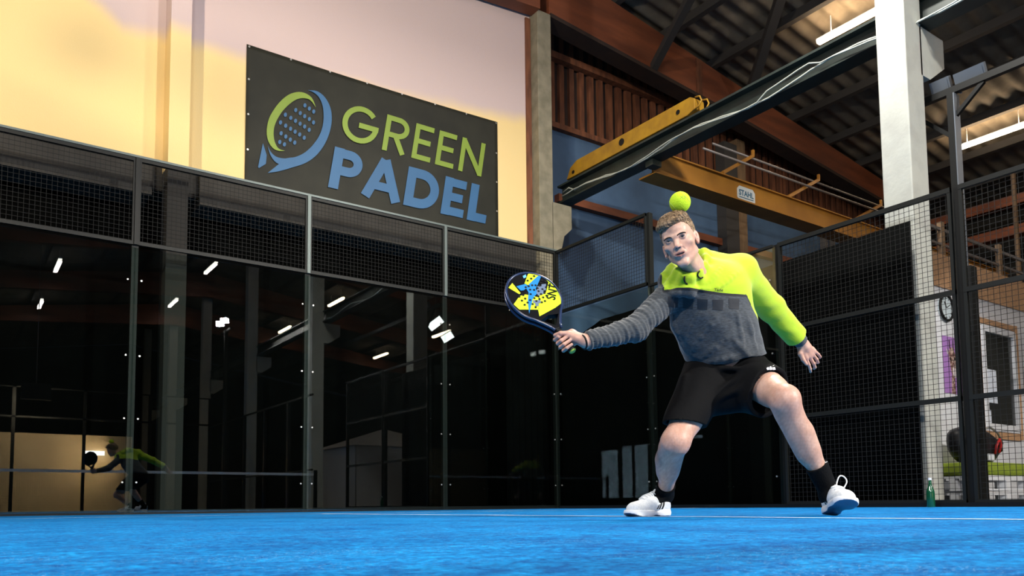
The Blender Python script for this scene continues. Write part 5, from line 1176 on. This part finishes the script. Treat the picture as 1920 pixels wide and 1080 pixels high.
def shoe(heel, xdir, updir, name, tag_, mirror, loops=False):
    # heel: world point at the rear bottom of the sole; frame x to toe, z up, y side
    xw = Vector(xdir).normalized(); zw = Vector(updir); zw = (zw-xw*zw.dot(xw)).normalized(); yw = zw.cross(xw)
    M = np.array([xw, yw, zw]); h0 = np.array(heel)
    f = Field(); q = mirror
    f.cone((.032, 0, .048), (.035, 0, .085), .033, .030, .02); f.cone((.045, 0, .050), (.15, .004*q, .050), .036, .036, .02); f.cone((.14, .004*q, .048), (.235, .006*q, .034), .040, .031, .025)
    f.cone((.085, 0, .092), (.150, 0, .070), .026, .026, .02); f.ell((.215, .006*q, .034), (.060, .044, .032), .02); f.cone((.010, 0, .075), (.002, 0, .118), .012, .006, .012); f.cone((.100, 0, .092), (.086, 0, .126), .013, .006, .014)
    f.fn(lambda P: .014-P[:, 2]+.0, 0, 'i', (.14, 0, 0), 1); f.cone((.052, 0, .088), (.044, 0, .17), .029, .040, .012, 's'); f.fn(lambda P: vnoise(P, 120, 3)*.0006, 0, 'd', (.1, 0, 0), 1)
    V, Q = net(f, np.array([-.05, -.07, 0.]), np.array([.32, .07, .17]), .0028)
    root = mk(name, h0+V@M, Q, K['shoe'], player, world=False)
    g = Field()
    def outline(P):
        cx = np.clip(P[:, 0], .038, .235); w = .036+.012*sstep(.09, .19, cx)-.007*sstep(.05, .10, cx)*sstep(.16, .10, cx); cy = .006*q*sstep(.1, .22, cx); r = np.hypot(P[:, 0]-cx, P[:, 1]-cy)-w
        zt = .030+.006*sstep(.10, .0, P[:, 0])+.002*sstep(.2, .27, P[:, 0]); zb = .018*sstep(.225, .30, P[:, 0])**1+.004*sstep(.03, -.02, P[:, 0])+.006*np.exp(-((P[:, 0]-.12)/.03)**2)
        return np.maximum(r-.004*np.sin(np.clip((P[:, 2]-.0)/.034, 0, 1)*PI), np.maximum(P[:, 2]-zt, zb-P[:, 2]))
    g.fn(outline, 0, 'u', (.14, 0, .02), 1)
    V, Q = surface_nets(g.ev, axis_grid(-.02, .30, .003), axis_grid(-.065, .065, .003), axis_grid(-.006, .045, .003), warp=2.2)
    so = mk('sole', h0+V@M, Q, [K['sole'], K['tread']], root, world=False)
    for p in so.data.polygons:
        c = (np.array(p.center)+PBASE-h0)@M.T
        if c[2] < .0105+.018*float(sstep(.225, .30, np.array(c[0]))) and abs(np.array(p.normal)@M[2]) > .6: p.material_index = 1
    bw = bvh_of(root)
    def cast(x, z, side, lift=.001):
        o = Vector(h0+np.array([x, .12*side, z])@M); d = Vector(-np.array(yw)*side); loc, nn, i, dist = bw.ray_cast(o, d); return None if loc is None else loc-d*lift
    for side in (-1, 1):
        for i in range(3):
            x0_ = .118-.022*i; mb = MB(); vs = []; n = 5
            for a in range(n+1):
                for b in range(n+1):
                    u, v = a/n, b/n; p = cast(x0_+.013*u+(.020-.002*i)*(-v)*1.0+.0, .033+(.024+.006*i)*v, side)
                    if p is None: break
                    vs.append(p)
            if len(vs) == (n+1)**2: mb.add(vs, [(a*(n+1)+b, (a+1)*(n+1)+b, (a+1)*(n+1)+b+1, a*(n+1)+b+1) for a in range(n) for b in range(n)]).build('stripe', K['black_print'], root)
    def topc(x, y, lift=.002):
        o = Vector(h0+np.array([x, y, .25])@M); d = Vector(-np.array(zw)); loc, nn, i, dist = bw.ray_cast(o, d); return None if loc is None else loc-d*lift
    mb = MB()
    for i in range(5):
        x = .105+.018*i; P_ = [topc(x+.006*(k/6), -.022+.044*k/6, .003) for k in range(7)]; P_ = [p for p in P_ if p is not None]
        if len(P_) > 3: mb.tube(P_, .0026, 6)
    def Lw(x, y, z): return Vector(h0+np.array([x, y, z])@M)
    def crv(pts, r):
        P3 = [np.array(p, float) for p in pts]; out = []
        for a in range(len(P3)-1):
            q0, q1, q2, q3 = P3[max(a-1, 0)], P3[a], P3[a+1], P3[min(a+2, len(P3)-1)]
            for c in range(6):
                t = c/6; out.append(.5*(2*q1+(q2-q0)*t+(2*q0-5*q1+4*q2-q3)*t*t+(3*q1-q0-3*q2+q3)*t**3))
        mb.tube([Lw(*p) for p in out+[P3[-1]]], r, 6)
    if loops:
        crv([(.105, -.004, .100), (.098, -.022, .135), (.092, -.030, .168), (.094, -.022, .176), (.098, -.014, .150), (.104, -.002, .104)], .0032)
        crv([(.105, .004, .100), (.092, .012, .135), (.088, .024, .162), (.090, .042, .160), (.094, .052, .138), (.104, .036, .104)], .0032)
    else:
        crv([(.108, .0, .092), (.118, -.03, .090), (.114, -.043, .070), (.110, -.043, .052)], .0026); crv([(.108, .0, .092), (.118, .03, .090), (.114, .043, .070), (.110, .043, .052)], .0026)
    mb.build('lace', K['lace'], root, smooth=True); return root
# right shoe (flat on the turf), left shoe (on its heel, toe lifted)
rx = to_world(AR+RF_dir*.1)-to_world(AR); rx[2] = 0; rx /= np.linalg.norm(rx)
hr_ = to_world(AR+np.array([-.012, 0, 0]))-rx*.040; hr_[2] = 0.0
s1 = shoe(hr_, rx, (0, 0, 1), 'shoe', '', 1)
lx_ = to_world(AL+LF_dir*.1)-to_world(AL); lx_[2] = 0; lx_ /= np.linalg.norm(lx_); hl_ = to_world(AL)-lx_*.035; hl_[2] = -.002
tl = math.radians(11); rl = math.radians(5); ydir = np.cross([0, 0, 1.], lx_)
xd = lx_*math.cos(tl)+np.array([0, 0, 1])*math.sin(tl); ud = np.array([0, 0, 1])*math.cos(tl)-lx_*math.sin(tl); ud = ud*math.cos(rl)+ydir*math.sin(rl)
s2 = shoe(hl_, xd, ud, 'shoe', '', 1, loops=True)

# ---------------------------------------------------------------- racket
K['r_frame'] = mat('racket_navy', (.010, .025, .075), .25, spec=.6); K['r_black'] = mat('racket_black', (.002, .0025, .004), .5, spec=.12); K['r_yel'] = mat('racket_yellow', (.55, .74, .015), .5); K['r_blue'] = mat('racket_blue', (.01, .20, .52), .35); K['r_grey'] = mat('racket_grey', (.12, .17, .26), .4); K['r_lite'] = mat('racket_light_blue', (.12, .42, .75), .4)
rk = empty('padel_racket', tuple(to_world(BUTT)), 'teardrop padel racket, yellow blue and black, held up in the hand of the person', 'racket')
def rw(u, v, n=0.0): return to_world(BUTT+RA*u+RB*v+RN*n)
RW_ = .1195
def r_outline(n=72):
    pts = []; uc, A_, Bw = .318, .140, RW_
    for i in range(n+1):
        t = -PI*.80+2*PI*.80*i/n; pts.append((uc+A_*math.cos(t), Bw*math.sin(t)*(1+.0*math.cos(t))))
    return pts
OUT = r_outline(); (ue, ve) = OUT[-1]
HT = .019
fr = [(.118, -.016)]+[(ue-(ue-.125)*(1-k/6)**1.0+0*k, -(abs(ve)*(k/6)**1.1+.018*(1-k/6))) for k in range(1, 6)]+[(u, v) for u, v in OUT]+[(ue-(ue-.125)*(k/6), (abs(ve)*(1-k/6)**1.1+.018*(k/6))) for k in range(1, 6)]+[(.118, .016)]
MBk = MB().prism([rw(u, v, -HT+.004) for u, v in fr], rw(0, 0, HT-.004)-rw(0, 0, -HT+.004), 0)
# throat opening is cut as a recessed triangular window
hb_o = MBk.build('racket_head', [K['r_black']], rk, fixn=True, bevel=.006)
cut = MB().prism([rw(u, v, -.05) for u, v in ((.138, 0.0), (.188, -.046), (.200, 0), (.188, .046))], rw(0, 0, .1)-rw(0, 0, 0)).build('throat_cut', K['r_black'], rk, fixn=True)
md = hb_o.modifiers.new('cut', 'BOOLEAN'); md.object = cut; md.operation = 'DIFFERENCE'; md.solver = 'EXACT'
dg = bpy.context.evaluated_depsgraph_get(); dg.update(); nm = bpy.data.meshes.new_from_object(hb_o.evaluated_get(dg)); hb_o.modifiers.clear(); hb_o.data = nm; bpy.data.objects.remove(cut)
P_ = [rw(u, v, 0) for u, v in fr[1:-1]]; mb = MB()
mb.tube([rw(u*1.0, v*1.0, HT-.006) for u, v in fr], .0062, 8); mb.tube([rw(u, v, -HT+.006) for u, v in fr], .0062, 8); mb.build('frame_edge', K['r_frame'], rk, smooth=True)
mb = MB(); mb.tube([rw(-.004, 0), rw(.0, 0), rw(.008, 0), rw(.05, 0), (rw(.118, 0)), rw(.135, 0)], [.014, .0175, .0165, .0155, .0150, .013], 14)
for k in range(9): mb.tube([rw(.012+.012*k, 0), rw(.016+.012*k, 0)], [.0168, .0160], 14)
mb.build('grip', K['black'], rk, smooth=True)
K['cap_green'] = mat('butt_cap', (.25, .4, .05), .5); MB().tube([rw(-.008, 0), rw(-.003, 0)], [.012, .0165], 14).build('butt_cap', K['cap_green'], rk)
# face graphics, flat prints on the face (traced on the plane of the racket)
pln = rw(0, 0, HT-.004); pn = (rw(0, 0, 1)-rw(0, 0, 0))
def zr(x, y):
    px, py = 930+x/5.4, 480+y/5.4; d = ray(px, py); t = ((pln-CAM)@pn)/(d@pn); p = CAM+d*t-rw(0, 0, 0); a = (rw(1, 0)-rw(0, 0)); b = (rw(0, 1)-rw(0, 0)); return (p@a, p@b)
def inside(u, v, s=.93): return ((u-.318)/(.142*s))**2+(v/(RW_*s))**2 < 1
def clip(u, v, s=.955):
    k = math.sqrt(((u-.318)/(.142*s))**2+(v/(RW_*s))**2); return (u, v) if k <= 1 or u < .22 else (.318+(u-.318)/k, v/k)
def gfx(polys, m_, name, lift):
    mb = MB()
    for pl in polys:
        pp = []
        for i in range(len(pl)):
            (xa, ya), (xb, yb) = pl[i], pl[(i+1) % len(pl)]
            for k in range(6): pp.append(clip(*zr(xa+(xb-xa)*k/6, ya+(yb-ya)*k/6)))
        mb.prism([rw(u, v, HT-.0045+lift) for u, v in pp], rw(0, 0, .0006)-rw(0, 0, 0))
    mb.build(name, m_, rk, fixn=True)
gfx([[(335, 150), (400, 120), (485, 120), (488, 160), (330, 300), (288, 280)], [(165, 275), (250, 378), (235, 388), (125, 322)], [(178, 490), (240, 405), (300, 390), (430, 420), (440, 545), (235, 543)],
     [(560, 165), (620, 220), (665, 320), (660, 480), (600, 525), (440, 612), (425, 540), (440, 400), (505, 370), (535, 250)]], K['r_yel'], 'yellow_print', .0010)
gfx([[(472, 160), (440, 250), (400, 335), (425, 372), (375, 425), (335, 585), (322, 455), (330, 375), (300, 320), (352, 270)], [(205, 310), (298, 285), (325, 312), (280, 350), (250, 352)]], K['r_blue'], 'blue_print', .0018)
gfx([[(418, 310), (460, 310), (460, 290), (505, 285), (505, 350), (480, 350), (480, 390), (430, 405), (408, 380)], [(375, 450), (450, 450), (450, 480), (430, 480), (430, 510), (400, 510), (395, 480), (375, 475)]], K['r_grey'], 'grey_print', .0024)
gfx([[(270, 205), (300, 190), (308, 218), (280, 230)], [(488, 140), (560, 165), (556, 182), (500, 152)]], K['r_lite'], 'light_print', .0024)
mb = MB()
for (x_, y_) in [(385,207),(355,233),(320,253),(300,320),(310,383),(275,400),(235,415),(295,435),(262,455),(290,498),(330,310),(345,345),(385,347),(365,300),(400,300),(420,330),(440,305),(455,275),(500,262),(485,225),(465,250),(505,320),(535,300),(470,340),(430,360),(490,378),(455,390),(420,410),(477,423),(440,440),(388,430),(408,460),(463,472),(370,490),(345,450),(400,522),(350,390),(510,405),(320,475),(495,460)]:
    u, v = zr(x_, y_)
    if not inside(u, v, .93): continue
    mb.prism([rw(u+.0052*math.cos(t), v+.0052*math.sin(t), HT-.0045+.0032) for t in [2*PI*i/12 for i in range(12)]], rw(0, 0, .0005)-rw(0, 0, 0))
mb.build('holes', K['black'], rk, fixn=True)
tv, tf = text_mesh('SNT', .07, width=.092, bold=.0006, depth=.0004)
u0_, v0_ = zr(545, 470); u1_, v1_ = zr(592, 262); du, dv = u1_-u0_, v1_-v0_; L_ = math.hypot(du, dv); du, dv = du/L_, dv/L_; cu, cv = (u0_+u1_)/2, (v0_+v1_)/2
sgn = -1
mb = MB(); mb.add([rw(cu+v.x*du-v.y*1.15*dv*sgn, cv+v.x*dv+v.y*1.15*du*sgn, HT-.0045+.0036+v.z) for v in tv], tf); mb.build('racket_lettering', K['r_black'], rk)

# ---------------------------------------------------------------- ball
bc = j(1275, 379.5, 3.40); br = .0335; bo = to_world(bc)
bc2 = bo
ball = empty('padel_ball', tuple(bo), 'neon yellow ball in the air just above the head of the person', 'ball')
br = 20.0/FPX*3.40*.985
K['felt'] = mat('ball_felt', (.55, .78, .02), .95, col2=(.47, .70, .015), nscale=160, bump=.5, bscale=260); K['seam'] = mat('ball_seam', (.35, .55, .10), .7); K['ball_ink'] = mat('ball_ink', (.22, .38, .03), .8)
bm_ = bmesh.new(); bmesh.ops.create_icosphere(bm_, subdivisions=5, radius=br); me = bpy.data.meshes.new('felt'); bm_.to_mesh(me); bm_.free(); me.materials.append(K['felt'])
for p in me.polygons: p.use_smooth = True
o = bpy.data.objects.new('felt', me); C.objects.link(o); o.parent = ball
P_ = []
RX = Matrix.Rotation(math.radians(-62), 3, 'X')
for i in range(80):
    t = 2*PI*i/80; a = .44; v = Vector((math.cos(t)+a*math.cos(3*t)*.6, math.sin(t)-a*math.sin(3*t)*.6, 1.15*a*math.sin(2*t)*1.5)).normalized()*br*.995; v = RX @ v
    P_.append(Vector(bo)+Vector(RT)*v.x+Vector(FW)*v.y+Vector(UP)*v.z)
MB().tube(P_, .0012, 6, closed=True).build('seam', K['seam'], ball, smooth=True)
bt, bf = text_mesh('X3', .02, width=.022, bold=.0004, depth=0); vs = []
for v in bt:
    x, z = v.x*1.1+.002, v.y*1.0+.008; y = -math.sqrt(max(0, (br*1.006)**2-x*x-z*z)); vs.append(Vector(bo)+Vector(RT)*x+Vector(FW)*y+Vector(UP)*z)
MB().add(vs, bf).build('ball_mark', K['ball_ink'], ball)
